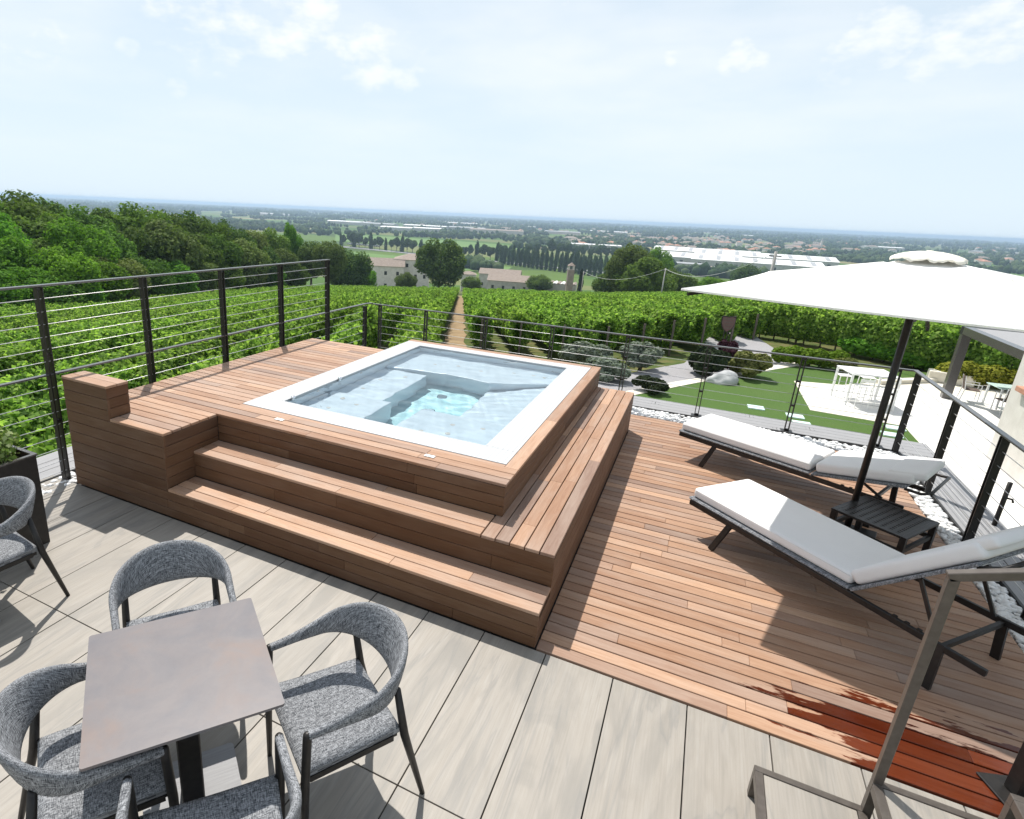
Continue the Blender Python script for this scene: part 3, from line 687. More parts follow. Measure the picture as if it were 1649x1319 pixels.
# top boards: left deck field, front strip, right border, far border
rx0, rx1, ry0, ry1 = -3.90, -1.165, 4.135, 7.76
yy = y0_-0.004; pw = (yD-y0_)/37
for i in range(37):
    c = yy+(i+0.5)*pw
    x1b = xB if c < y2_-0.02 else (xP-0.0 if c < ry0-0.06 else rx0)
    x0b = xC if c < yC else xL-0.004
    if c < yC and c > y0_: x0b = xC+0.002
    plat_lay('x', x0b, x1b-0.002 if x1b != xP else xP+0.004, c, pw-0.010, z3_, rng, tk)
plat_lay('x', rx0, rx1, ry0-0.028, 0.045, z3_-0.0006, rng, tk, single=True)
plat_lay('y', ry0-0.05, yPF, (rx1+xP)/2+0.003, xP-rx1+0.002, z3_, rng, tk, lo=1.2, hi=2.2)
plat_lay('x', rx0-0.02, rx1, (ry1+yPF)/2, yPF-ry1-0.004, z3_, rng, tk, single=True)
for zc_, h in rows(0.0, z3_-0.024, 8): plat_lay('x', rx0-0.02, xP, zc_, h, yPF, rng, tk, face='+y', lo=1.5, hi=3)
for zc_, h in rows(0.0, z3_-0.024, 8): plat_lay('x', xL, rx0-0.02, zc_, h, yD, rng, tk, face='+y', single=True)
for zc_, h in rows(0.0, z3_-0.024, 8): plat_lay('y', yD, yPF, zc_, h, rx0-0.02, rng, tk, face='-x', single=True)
# two recessed deck lights in the front strip
for (u, v) in ((450, 676), (692, 735)):
    p = atz(u, v, z3_); lt = MB().cbox(-0.045, 0.045, -0.022, 0.022, 0.0005, 0.005, 0.0015).mesh('deck_light', mat=M['steel'])
    d = part('deck_light', lt, sur, loc=Vector((p[0], p[1], z3_+0.0008))-off)
    part('lens', MB().lathe([(0.016,0.0),(0.016,0.0025),(0.010,0.004)], 14).mesh('lens', mat=M['glass_plate']), d, loc=(0,0,0.0045))

# ================================================================== HOT TUB
tub = thing('hot_tub', (rx0, ry0, 0), 0, 'large square white hot tub with mosaic rim and clear water', 'hot tub')
to = Vector((rx0, ry0, 0))
wx0, wx1, wy0, wy1 = -3.61, -1.445, 4.42, 7.56
def tpart(name, mb, mat, **kw):
    mb.v = [(x-to.x, y-to.y, z) for x, y, z in mb.v]; return part(name, mb.mesh(name, mat=mat, **kw), tub)
# rim: four mosaic bands
rz0, rz1 = z3_-0.06, z3_+0.003
for a in ((rx0, rx1, ry0, wy0), (rx0, rx1, wy1, ry1), (rx0, wx0, wy0+0.0005, wy1-0.0005), (wx1, rx1, wy0+0.0005, wy1-0.0005)):
    tpart('rim', MB().cbox(a[0]+0.001, a[1]-0.001, a[2]+0.001, a[3]-0.001, rz0, rz1, 0.002), M['mosaic'])
# inner shell walls
FZ = -0.03
sh = MB()
for a in ((wx0-0.05, wx0, wy0-0.05, wy1+0.05), (wx1, wx1+0.05, wy0-0.05, wy1+0.05), (wx0, wx1, wy0-0.05, wy0), (wx0, wx1, wy1, wy1+0.05)):
    sh.box(a[0], a[1], a[2], a[3], FZ-0.05, rz0-0.001)
tpart('shell', sh, M['spa_shell'])
tpart('floor', MB().box(wx0, wx1, wy0, wy1, FZ-0.05, FZ), M['spa_floor'])
SZ = 0.60
def seat(poly, z=SZ, zz=None, name='seat'):
    n = len(poly); a = sum(poly[i][0]*poly[(i+1)%n][1]-poly[(i+1)%n][0]*poly[i][1] for i in range(n))
    mb = MB().prism(poly, FZ, z)
    if zz is not None:
        pl = poly if a > 0 else poly[::-1]; zs = zz if a > 0 else zz[::-1]
        mb.v = [(x, y, zq) if i >= n else (x, y, FZ) for i, ((x, y, _), zq) in enumerate(zip(mb.v, list(zs)*2))]
    return tpart(name, mb, M['spa_shell'], bevel=0.02, seg=2, smooth_shade=False)
e_ = 0.002
seat([(wx0+e_,wy0+e_),(-2.83,wy0+e_),(-2.83,5.28),(wx0+e_,5.28)], 0.50)
seat([(wx0+e_,5.284),(-2.98,5.284),(-2.99,6.52),(wx0+e_,6.52)], 0.42)
seat([(wx0+e_,6.53),(-2.78,6.66),(-2.17,6.58),(wx1-e_,7.0),(wx1-e_,wy1-e_),(wx0+e_,wy1-e_)], 0.50)
seat([(-2.12,5.305),(wx1-e_,5.305),(wx1-e_,6.98),(-2.17,6.575)], 0.4, zz=[0.20,0.42,0.42,0.20])
seat([(-2.48,wy0+e_),(wx1-e_,wy0+e_),(wx1-e_,5.30),(-2.46,5.28)], 0.50)
seat([(-2.825,wy0+e_),(-2.485,wy0+e_),(-2.485,4.85),(-2.825,4.85)], 0.25, name='foot_step')
jet_me = MB().lathe([(0.026,0.0),(0.026,0.004),(0.020,0.007),(0.010,0.003)], 12).mesh('jet', mat=M['wall_white'])
jets = [(-3.3,4.75,.50),(-3.1,4.98,.50),(-3.35,5.10,.50),(-3.4,5.6,.42),(-3.4,6.0,.42),(-3.2,6.3,.42),(-3.1,7.0,.50),(-2.8,7.1,.50),(-2.45,7.05,.50),(-2.05,7.2,.50),(-1.8,7.25,.50),(-1.65,7.2,.50),
        (-2.2,4.72,.50),(-1.95,4.78,.50),(-2.0,5.02,.50),(-1.7,5.08,.50)]
for x, y, z in jets: part('jet', jet_me, tub, loc=(x-to.x, y-to.y, z))
for i, (x, y) in enumerate(((-2.66,6.25),(-2.60,5.75))):
    part('drain', MB().lathe([(0.07,0),(0.07,0.012),(0.055,0.02),(0.02,0.02)], 18).mesh('drain', mat=M['chrome']), tub, loc=(x-to.x, y-to.y, FZ))
for y in (5.0, 5.9, 6.6, 7.1):
    part('jet', jet_me, tub, loc=(wx0-to.x+0.001, y-to.y, 0.69), rot=(0, PI/2, 0))
wm = []; nx, ny = 2, 2
def water_grid():
    nx, ny = 130, 190; P_ = np.zeros((ny+1, nx+1, 3)); rg = np.random.default_rng(9)
    X = np.linspace(wx0+0.0005, wx1-0.0005, nx+1)[None]; Y = np.linspace(wy0+0.0005, wy1-0.0005, ny+1)[:, None]; Z = np.zeros((ny+1, nx+1))
    for k in range(26):
        a = rg.uniform(0, 2*PI); wl_ = rg.uniform(0.09, 0.42); Z = Z+0.00042*(wl_/0.3)**1.1*np.sin((X*math.cos(a)+Y*math.sin(a))*2*PI/wl_+rg.uniform(0, 6.3)+0.7*np.sin(X*2.1+k)+0.7*np.sin(Y*1.7+k*2))
    P_[..., 0] = X; P_[..., 1] = Y; P_[..., 2] = 0.772+Z
    return MB().grid(P_)
wat = tpart('water', water_grid(), M['water'], smooth_shade=True)
wat.cycles.is_caustics_caster = True
for ch in KIDS[tub.name]:
    if ch.name.split('.')[0] in ('shell', 'floor', 'seat', 'foot_step', 'drain', 'jet'): ch.cycles.is_caustics_receiver = True
for q in ((462, 648), (527, 619)):
    p = atz(q[0], q[1], 0.74)
for gy in (4.52, 5.38):
    gh = MB().tube([(wx0+0.002,gy,0.765),(wx0+0.035,gy,0.785),(wx0+0.035,gy,0.80)], 0.014, 10).lathe([(0.024,0.0),(0.026,0.012),(0.016,0.022),(0.003,0.024)], 12, (wx0+0.035,gy,0.80))
    tpart('grab_knob', gh, M['chrome'], smooth_shade=True)

# ================================================================== EDGE OF THE TERRACE: pebbles, ledges, railings
def ledge(name, axis, a0, a1, strips, rng, lab):
    o = tag(bpy.data.objects.new(name, None), kind='structure'); link(o)
    for (c, w) in strips:
        cs = cuts(a0, a1, rng, 1.8, 3.2)
        for p, q in zip(cs[:-1], cs[1:]):
            me = board_mesh(q-p-0.006, w-0.007, 0.03, M['composite'])
            loc = ((p+q)/2, c, 0.0) if axis == 'x' else (c, (p+q)/2, 0.0)
            part('board', me, o, loc=loc, rot=(0, 0, 0 if axis == 'x' else PI/2))
            for e in (p+0.05, q-0.05):
                for s_ in (-w*0.3, w*0.3):
                    l2 = (e, c+s_, 0.0005) if axis == 'x' else (c+s_, e, 0.0005)
                    part('screw', SCREW, o, loc=l2)
    return o
SCREW = MB().lathe([(0.006,0),(0.006,0.001),(0.003,0.0015)], 8).mesh('screw', mat=M['trim_dark'])
rng = random.Random(4)
ledge('back_ledge', 'x', -6.05, 3.03, [(8.98+0.145*(i+0.5), 0.145) for i in range(4)], rng, '')
ledge('right_ledge', 'y', 3.5, 8.975, [(2.60+0.144*(i+0.5), 0.144) for i in range(3)], rng, '')
ledge('left_ledge', 'y', 0.5, 8.975, [(-6.05+0.19*(i+0.5), 0.19) for i in range(3)], rng, '')
tr = MB().box(-5.45, 2.597, 8.955, 8.975, -0.09, 0.012).box(2.577, 2.597, 3.5, 8.954, -0.09, 0.012).box(-5.46, -5.44, 0.5, 8.954, -0.09, 0.012).mesh('edging_strip', mat=M['trim_dark'])
tag(part('edging_strip', tr), kind='structure')
bedm = MB().box(-5.44, 2.577, 8.56, 8.954, -0.097, -0.045).box(2.37, 2.576, 3.5, 8.559, -0.097, -0.045).box(-5.439, -5.17, 0.5, 8.559, -0.097, -0.045).mesh('pebble_bed', mat=M['joint'])
tag(part('pebble_bed', bedm), kind='structure')
def pebbles():
    rg = np.random.default_rng(3)
    bm = bmesh.new(); bmesh.ops.create_icosphere(bm, subdivisions=1, radius=1.0); ico = np.array([v.co[:] for v in bm.verts]); fac = np.array([[v.index for v in f.verts] for f in bm.faces]); bm.free()
    areas = [(-5.42,2.56,8.585,8.94,1500),(2.392,2.56,3.6,8.55,700),(-5.42,-5.19,0.6,8.5,700)]
    P = []
    for x0,x1,y0,y1,n in areas:
        for k in range(3 if n > 100 else 1):
            p = np.stack([rg.uniform(x0,x1,n), rg.uniform(y0,y1,n), np.full(n, -0.032+0.014*k)], -1); P.append(p)
    P = np.concatenate(P); n = len(P); s = rg.uniform(0.014, 0.030, (n,1))*np.array([[1.25,1.0,0.72]])*rg.uniform(0.8,1.2,(n,3))
    an = rg.uniform(0, 2*PI, n); jit = rg.uniform(0.85,1.15,(n,len(ico),1))
    v = ico[None]*s[:,None,:]*jit; c, sn = np.cos(an)[:,None], np.sin(an)[:,None]
    v = np.stack([v[...,0]*c-v[...,1]*sn, v[...,0]*sn+v[...,1]*c, v[...,2]], -1)+P[:,None,:]
    f = (fac[None]+np.arange(n)[:,None,None]*len(ico)).reshape(-1,3)
    me = mesh_np('white_pebbles', v.reshape(-1,3), f, smooth_shade=True); me.materials.append(M['pebble'])
    tag(part('white_pebbles', me), 'white rounded pebbles filling the strip between deck and grey ledge', 'pebbles', kind='stuff')
pebbles()

def post_mesh(h, axis, foot=True, wide=0.05, gap=0.034, t=0.011):
    mb = MB()
    for s_ in (-1, 1):
        if axis == 'x': mb.box(s_*gap/2-t/2+s_*t/2, s_*gap/2+t/2+s_*t/2, -wide/2, wide/2, 0.0, h)
        else: mb.box(-wide/2, wide/2, s_*gap/2-t/2+s_*t/2, s_*gap/2+t/2+s_*t/2, 0.0, h)
    for z in (0.0, h*0.34, h*0.67, h-0.03):
        mb.box(-gap/2, gap/2, -wide*0.3, wide*0.3, z+0.004, z+0.03) if axis == 'x' else mb.box(-wide*0.3, wide*0.3, -gap/2, gap/2, z+0.004, z+0.03)
    if foot: mb.box(-0.07, 0.07, -0.06, 0.06, -0.008, 0.004)
    return mb.mesh('post', mat=M['black'])
def railing(name, loc, label, posts, rails, cables):
    o = thing(name, loc, 0, label, 'railing', 'cable railings round the terrace'); L = Vector(loc)
    for (x, y, zb, zt, ax) in posts:
        p = part('post', post_mesh(zt-zb, ax, wide=0.058 if ax == 'y' else 0.05), o, loc=Vector((x, y, zb))-L)
    for pts, w, h in rails:
        mb = MB()
        for a, b in zip(pts[:-1], pts[1:]): mb.bar(Vector(a)-L, Vector(b)-L, w, h)
        part('handrail', mb.mesh('handrail', bevel=0.003, seg=1, mat=M['rail']), o)
    for pts in cables:
        c = part('cable', MB().tube([Vector(p)-L for p in pts], 0.0034, 6).mesh('cable', smooth_shade=True, mat=M['steel']), o)
        fit = MB()
        for p in (pts[0], pts[-1]):
            q = Vector(p)-L; dd = (Vector(pts[-1])-Vector(pts[0])).normalized()*0.05
            s_ = 1 if p is pts[0] else -1
            fit.tube([q, q+dd*s_], 0.007, 6)
        part('cable_fitting', fit.mesh('cable_fitting', mat=M['steel']), c)
    return o
XLf, YB, XRf = -5.335, 9.06, 2.545
lp = [2.02, 3.17, 4.27, 5.40, 6.52, 7.66]
lr = []
railing('cable_railing', (XLf, 5.4, -0.07), 'tall dark cable railing along the left side of the timber platform',
    [(XLf, y, -0.07, 1.885, 'y') for y in lp]+[(XLf, YB-0.24, -0.07, 1.035, 'y')],
    [([(XLf, 0.9, 1.897), (XLf, lp[-1]+0.04, 1.897)], 0.055, 0.018), ([(XLf, 0.9, 1.075), (XLf, YB-0.24, 1.075), (XLf, YB+0.0, 1.062)], 0.05, 0.016)],
    [[(XLf, 0.9, z), (XLf, lp[-1], z)] for z in (1.78, 1.66, 1.545, 1.43, 1.315, 1.20)]+[[(XLf, 0.9, z), (XLf, YB-0.24, z)] for z in (0.945, 0.82, 0.70, 0.575, 0.45, 0.33, 0.20, 0.09)])
bx = [-5.16, -4.24, -3.14, -2.02, -0.88, 0.22, 1.36, 2.38]
railing('cable_railing', (-1.4, YB, 0.0), 'dark cable railing along the far edge of the terrace behind the hot tub',
    [(x, YB, 0.0, 1.04, 'x') for x in bx], [([(XLf, YB+0.0, 1.050), (XRf+0.01, YB+0.0, 1.050)], 0.05, 0.018)],
    [[(bx[0], YB, z), (bx[-1], YB, z)] for z in (0.92, 0.79, 0.66, 0.53, 0.40, 0.27, 0.14)])
ry = [8.92, 7.62, 6.45, 5.25, 4.05]
railing('cable_railing', (XRf, 6.5, 0.0), 'dark cable railing on the right side of the terrace beside the sun loungers',
    [(XRf, y, 0.0, 1.04, 'y') for y in ry], [([(XRf, YB+0.024, 1.0515), (XRf, 3.6, 1.0515)], 0.055, 0.018)],
    [[(XRf, ry[0], z), (XRf, 3.6, z)] for z in (0.92, 0.79, 0.66, 0.53, 0.40, 0.27, 0.14)])

# ================================================================== FURNITURE
# ---- square bistro table
E_A = Vector((0.612, 0.791, 0)).normalized(); T_ANG = math.atan2(E_A.y, E_A.x)
TC = Vector((-1.742, 1.397, 0))
def rounded_plate(w, d, t, z, r=0.012, n=4):
    pts = []
    for cx, cy_, a0 in ((w/2-r, d/2-r, 0), (-w/2+r, d/2-r, 90), (-w/2+r, -d/2+r, 180), (w/2-r, -d/2+r, 270)):
        for k in range(n+1):
            a = R(a0+90*k/n); pts.append((cx+r*math.cos(a), cy_+r*math.sin(a)))
    return MB().prism(pts, z, z+t)
def cafe_table(loc, rz, label, base=0.43):
    o = thing('cafe_table', loc, rz, label, 'table', 'square cafe tables')
    part('tabletop', rounded_plate(0.73, 0.73, 0.012, 0.738).mesh('tabletop', mat=M['tabletop']), o)
    part('bracket', MB().box(-0.2, 0.2, -0.02, 0.02, 0.713, 0.7375).box(-0.02, 0.02, -0.2, 0.2, 0.7131, 0.7374).mesh('bracket', mat=M['black']), o)
    part('column', MB().cbox(-0.05, 0.05, -0.05, 0.05, 0.016, 0.7128, 0.006).mesh('column', mat=M['black']), o)
    part('base_plate', rounded_plate(base, base, 0.012, 0.003, 0.02).mesh('base_plate', mat=M['composite']), o)
    return o
cafe_table(TC, T_ANG, 'square cafe table with mottled grey-brown top among four woven chairs')
cafe_table((-3.95, 1.27, 0), 0.3, 'cafe table mostly cut off by the left edge, black base showing', 0.64)

# ---- woven tub chair
def make_chair():
    o = thing('woven_chair', (0, 0, 0), 0)
    # wrap-round backrest: a band swept along a horseshoe
    path = []
    nb_ = 44
    for i in range(nb_+1):
        t = -1+2*i/nb_; a = t*R(132)
        if abs(a) <= R(90): x, y = 0.285*math.sin(a), -0.06-0.245*math.cos(a)
        else:
            k = (abs(a)-R(90))/R(42); x, y = math.copysign(0.285-0.012*k, a), -0.06+0.27*k
        path.append((x, y, t))
    rings = []; uvs = []; L = 0; prev = None; ns = 16
    for i, (x, y, t) in enumerate(path):
        q = Vector((path[min(i+1, nb_)][0]-path[max(i-1, 0)][0], path[min(i+1, nb_)][1]-path[max(i-1, 0)][1], 0)).normalized()
        out = Vector((q.y, -q.x, 0)); w = max(0.0, math.cos(abs(t)*PI/2*1.02))**1.6
        hh = 0.0175+0.098*w; th = 0.0175+0.003*w; zc_ = 0.655+0.066*w**0.8; tilt = 0.30*w
        upv = (Vector((0,0,1))*math.cos(tilt)+out*math.sin(tilt)); nv = (out*math.cos(tilt)-Vector((0,0,1))*math.sin(tilt))
        if prev is not None: L += (Vector((x, y, 0))-prev).length
        prev = Vector((x, y, 0)); ring = []; uvr = []
        for k in range(ns):
            a = 2*PI*k/ns; ca, sa = math.cos(a), math.sin(a)
            cx = math.copysign(abs(ca)**0.75, ca)*th; sz = math.copysign(abs(sa)**0.75, sa)*hh
            ring.append(Vector((x, y, zc_))+nv*cx+upv*sz)
            uvr.append((L, k/ns*(0.12+0.4*w)))
        uvr.append((L, 0.12+0.4*w)); rings.append(ring); uvs.append(uvr)
    mb = MB().grid(rings, uvs, wrap=True); n0 = len(mb.v)
    mb.add([v for v in rings[0]], [tuple(range(ns))], [[uvs[0][k] for k in range(ns)]]); mb.add([v for v in rings[-1]], [tuple(range(ns))[::-1]], [[uvs[-1][k] for k in range(ns)]])
    part('backrest', mb.mesh('backrest', smooth_shade=True, uv=True, mat=M['weave']), o)
    # seat: padded woven pad, wider in front
    N_ = 15; P = []; U = []
    for i in range(N_):
        row = []; ur = []
        for j in range(N_):
            a, b = -1+2*i/(N_-1), -1+2*j/(N_-1)
            y = b*0.235; hw = 0.262-0.022*(1-b)/2*1.0; x = a*hw
            e = max(abs(a), abs(b)); rr_ = 0.03
            z = 0.462-0.012*(1-min(1, (a*a+b*b)/1.5))-(0.018 if e > 0.99 else 0.004 if e > 0.86 else 0)
            row.append((x, y, z)); ur.append((x, y))
        P.append(row); U.append(ur)
    sm = MB().grid(P, U)
    edge = [P[i][0] for i in range(N_)]+[P[N_-1][j] for j in range(1, N_)]+[P[i][N_-1] for i in range(N_-2, -1, -1)]+[P[0][j] for j in range(N_-2, 0, -1)]
    low = [(x*0.985, y*0.985, 0.415) for x, y, z in edge]; k = len(edge); c0 = len(sm.v)
    sm.add(edge+low, [(i, k+i, k+(i+1) % k, (i+1) % k) for i in range(k)]+[tuple(range(k, 2*k))], [[(edge[i][0]+edge[i][1], z) for z in (0.46, 0.41, 0.41, 0.46)] for i in range(k)]+[[(0, 0)]*k])
    me = sm.mesh('seat', smooth_shade=True, uv=True, mat=M['weave'])
    bm = bmesh.new(); bm.from_mesh(me); bmesh.ops.remove_doubles(bm, verts=bm.verts[:], dist=1e-4); bmesh.ops.recalc_face_normals(bm, faces=bm.faces[:]); bm.to_mesh(me); bm.free()
    for p in me.polygons: p.use_smooth = len(p.vertices) < 5 and p.normal.z > 0.3
    part('seat', me, o)
    part('seat_frame', MB().box(-0.245, 0.245, 0.196, 0.222, 0.385, 0.4145).box(-0.225, 0.225, -0.228, -0.202, 0.385, 0.4145).bar((-0.232,-0.2,0.40),(-0.25,0.2,0.40),0.024,0.029).bar((0.232,-0.2,0.40),(0.25,0.2,0.40),0.024,0.029).mesh('seat_frame', mat=M['black']), o)
    for s_ in (-1, 1):
        part('leg', MB().tube([(s_*0.272,0.232,0.0),(s_*0.272,0.226,0.40),(s_*0.273,0.214,0.635),(s_*0.273,0.213,0.662),(s_*0.273,0.213,0.672)], [0.0125,0.0195,0.019,0.0175,0.010], 12).mesh('leg', smooth_shade=True, mat=M['black']), o)
        part('leg', MB().tube([(s_*0.262,-0.36,0.0),(s_*0.243,-0.255,0.40),(s_*0.232,-0.215,0.66)], [0.0125,0.0205,0.016], 12).mesh('leg', smooth_shade=True, mat=M['black']), o)
    return o
proto = make_chair()
E_B = Vector((0.8, -0.6, 0))
def place_chair(o, p, face, label):
    rz = math.atan2(face[1], face[0])-PI/2
    if o is proto:
        o.location = p; o.rotation_euler = (0, 0, rz); tag(o, label, 'chair', 'woven grey tub chairs'); return o
    return copy_thing(proto, p, rz, label, 'chair', 'woven grey tub chairs')
place_chair(proto, TC-E_B*0.60+E_A*0.02, (0.80, -0.58), 'grey woven chair behind the cafe table, its back to the timber platform')
place_chair(None, (-1.219, 1.78, 0), (-0.56, -0.828), 'grey woven chair right of the cafe table with its whole seat in view')
place_chair(None, (-1.90, 1.105, 0), (0.54, 0.84), 'grey woven chair at the lower left, half under the cafe table')
place_chair(None, (-1.228, 1.046, 0), (-0.747, 0.664), 'grey woven chair cut off by the bottom edge below the cafe table')
place_chair(None, (-3.93, 1.72, 0), (-0.14, -0.99), 'grey woven chair at the left edge beside the dark planter')

# ---- planter
pl = thing('planter', (-4.585, 2.10, 0), 0.0, 'tall charcoal planter with leafy plant at the left edge', 'planter')
pl.rotation_euler = (0, 0, 0.0)
pm = MB()
wpl, dpl, hpl = 0.40, 0.60, 0.76
pm.box(-wpl/2, wpl/2, -dpl/2, -dpl/2+0.02, 0.0, hpl).box(-wpl/2, wpl/2, dpl/2-0.02, dpl/2, 0.0, hpl).box(-wpl/2, -wpl/2+0.02, -dpl/2+0.02, dpl/2-0.02, 0.0, hpl).box(wpl/2-0.02, wpl/2, -dpl/2+0.02, dpl/2-0.02, 0.0, hpl).box(-wpl/2+0.02, wpl/2-0.02, -dpl/2+0.02, dpl/2-0.02, 0.0, 0.05)
part('box', pm.mesh('box', mat=M['black']), pl)
part('rim', MB().box(-wpl/2-0.008, wpl/2+0.008, -dpl/2-0.008, -dpl/2+0.022, hpl, hpl+0.012).box(-wpl/2-0.008, wpl/2+0.008, dpl/2-0.022, dpl/2+0.008, hpl, hpl+0.012).box(-wpl/2-0.008, -wpl/2+0.022, -dpl/2+0.022, dpl/2-0.022, hpl, hpl+0.012).box(wpl/2-0.022, wpl/2+0.008, -dpl/2+0.022, dpl/2-0.022, hpl, hpl+0.012).mesh('rim', mat=M['rail']), pl)
part('soil', MB().box(-wpl/2+0.021, wpl/2-0.021, -dpl/2+0.021, dpl/2-0.021, 0.051, hpl-0.05).mesh('soil', mat=M['soil']), pl)

# ---- sun loungers
def lounger(p0, ang, back, blen, label, roll):
    o = thing('sun_lounger', (p0[0], p0[1], 0), ang, label, 'sun lounger', 'sun loungers on the timber deck')
    Wd, S = 0.70, 1.385; zr = 0.285
    for v in (0.0, Wd):
        part('side_rail', MB().bar((0.0, v, zr), (2.16, v, zr), 0.028, 0.045).mesh('side_rail', bevel=0.004, seg=1, mat=M['black']), o)
        sgn = -1 if v == 0 else 1
        part('leg', MB().bar((0.43, v, zr), (0.335, v+sgn*0.05, 0.0), 0.026, 0.045, up=(1,0,0)).mesh('leg', mat=M['black']), o)
        part('leg', MB().bar((1.93, v, zr+0.02), (1.945, v+sgn*0.035, 0.0), 0.026, 0.05, up=(1,0,0)).mesh('leg', mat=M['black']), o)
    for xb, hb in ((0.42, 0.03), (1.93, 0.035)):
        part('crossbar', MB().bar((xb, 0, zr-0.01), (xb, Wd, zr-0.01), 0.024, hb).mesh('crossbar', mat=M['black']), o)
    part('seat_sling', MB().cbox(-0.015, S, -0.018, Wd+0.018, 0.310, 0.334, 0.010).mesh('seat_sling', mat=M['sling']), o)
    part('seat_cushion', MB().box(0.0, S-0.01, 0.012, Wd-0.012, 0.335, 0.425).mesh('seat_cushion', bevel=0.036, seg=5, smooth_shade=True, mat=M['cushion']), o)
    cb_, sb_ = math.cos(back), math.sin(back)
    def bpt(s_, v, n): return (S+0.012+s_*cb_-n*sb_, v, 0.322+s_*sb_+n*cb_)
    def bbox(mb, s0, s1, v0, v1, n0, n1):
        mb.box(s0, s1, v0, v1, n0, n1); mb.v = mb.v[:-8]+[bpt(*q) for q in mb.v[-8:]]; return mb
    part('back_sling', bbox(MB(), 0.0, blen, -0.018, Wd+0.018, -0.012, 0.012).mesh('back_sling', bevel=0.008, seg=2, mat=M['sling']), o)
    bc = part('back_cushion', bbox(MB(), 0.03, blen+0.05, 0.012, Wd-0.012, 0.014, 0.118).mesh('back_cushion', bevel=0.042, seg=5, smooth_shade=True, mat=M['cushion']), o)
    part('headrest_cushion', bbox(MB(), blen-0.16, blen+0.13, 0.03, Wd-0.03, 0.055, 0.130).mesh('headrest_cushion', bevel=0.034, seg=5, smooth_shade=True, mat=M['cushion']), o)
    ci = KIDS[o.name][-3]
    part('piping', MB().tube([(0.02,0.016,0.405),(S-0.03,0.016,0.405)], 0.0045, 6).tube([(0.02,Wd-0.016,0.405),(S-0.03,Wd-0.016,0.405)], 0.0045, 6).tube([(0.006,0.05,0.405),(0.006,Wd-0.05,0.405)], 0.0045, 6).mesh('piping', smooth_shade=True, mat=M['cushion']), o)
    part('strap', bbox(MB(), blen-0.05, blen-0.02, -0.021, Wd+0.021, -0.016, -0.0125).mesh('strap', mat=M['cushion']), o)
    part('back_frame', MB().tube([bpt(blen-0.02, 0.0, -0.02), bpt(blen+0.10, 0.0, -0.05), bpt(blen+0.16, 0.05, -0.045), bpt(blen+0.16, Wd-0.05, -0.045), bpt(blen+0.10, Wd, -0.05), bpt(blen-0.02, Wd, -0.02)], 0.014, 8).mesh('back_frame', smooth_shade=True, mat=M['black']), o)
    for v in (0.03, Wd-0.03):
        part('prop', MB().bar(bpt(blen*0.55, v, -0.02), (min(2.1, S+0.012+blen*0.55*cb_+0.18), v, zr+0.015), 0.014, 0.022).mesh('prop', mat=M['black']), o)
    for k in range(3):
        part('rail_notch', MB().box(1.66+0.07*k, 1.685+0.07*k, -0.012, 0.012, zr+0.0226, zr+0.034).mesh('rail_notch', mat=M['black']), o)
    return o
n1 = (math.cos(R(48.2)), math.sin(R(48.2)))
lounger((0.262-0.06*n1[0], 5.40-0.06*n1[1]), R(-41.8), R(45), 0.80, 'nearer sun lounger with raised backrest and pale cushion partly in umbrella shade', True)
n2 = (math.cos(R(63.5)), math.sin(R(63.5)))
lounger((0.04-0.0*n2[0], 7.22-0.0*n2[1]), R(-26.5), R(13), 0.76, 'farther sun lounger with low backrest beside the umbrella pole', False)

# ---- low slatted side table
st = thing('side_table', (1.735, 5.80, 0), R(38), 'small black perforated side table between the two sun loungers', 'side table')
def side_table():
    # corners measured on the ground: local frame from the long edge
    a = Vector((1.386,5.816)); b = Vector((1.734,5.344)); c = Vector((2.101,5.895)); d = Vector((1.70,6.25))
    ctr = (a+b+c+d)/4; lx = ((c-b)+(d-a))/2; ly = ((a-b)+(d-c))/2
    st.location = (ctr.x, ctr.y, 0); st.rotation_euler = (0, 0, math.atan2(lx.y, lx.x))
    Lx, Ly, h = 0.62, 0.52, 0.355
    Lx = lx.length; Ly = ly.length
    fr = MB()
    for s_ in (-1, 1):
        fr.box(-Lx/2, Lx/2, s_*(Ly/2-0.02)-0.02, s_*(Ly/2-0.02)+0.02, h-0.02, h)
        fr.box(s_*(Lx/2-0.02)-0.02, s_*(Lx/2-0.02)+0.02, -Ly/2+0.0405, Ly/2-0.0405, h-0.02, h)
    part('top_frame', fr.mesh('top_frame', bevel=0.002, seg=1, mat=M['black']), st)
    for k in range(9):
        y = -Ly/2+0.055+k*(Ly-0.11)/8
        part('slat', MB().box(-Lx/2+0.041, Lx/2-0.041, y-0.0155, y+0.0155, h-0.012, h-0.002).mesh('slat', mat=M['black']), st)
    for k in range(14):
        x = -Lx/2+0.06+k*(Lx-0.12)/13
        part('crossbar', MB().box(x-0.011, x+0.011, -Ly/2+0.041, Ly/2-0.041, h-0.011, h-0.0026).mesh('crossbar', mat=M['black']), st)
    for sx in (-1, 1):
        for sy in (-1, 1):
            part('leg', MB().cbox(sx*(Lx/2-0.024)-0.022, sx*(Lx/2-0.024)+0.022, sy*(Ly/2-0.024)-0.022, sy*(Ly/2-0.024)+0.022, 0, h-0.0202, 0.003).mesh('leg', mat=M['black']), st)
    for s_ in (-1, 1):
        part('rail', MB().box(-Lx/2+0.047, Lx/2-0.047, s_*(Ly/2-0.024)-0.012, s_*(Ly/2-0.024)+0.012, h-0.16, h-0.12).mesh('rail', mat=M['black']), st)
        part('rail', MB().box(s_*(Lx/2-0.024)-0.012, s_*(Lx/2-0.024)+0.012, -Ly/2+0.047, Ly/2-0.047, h-0.16, h-0.12).mesh('rail', mat=M['black']), st)
side_table()

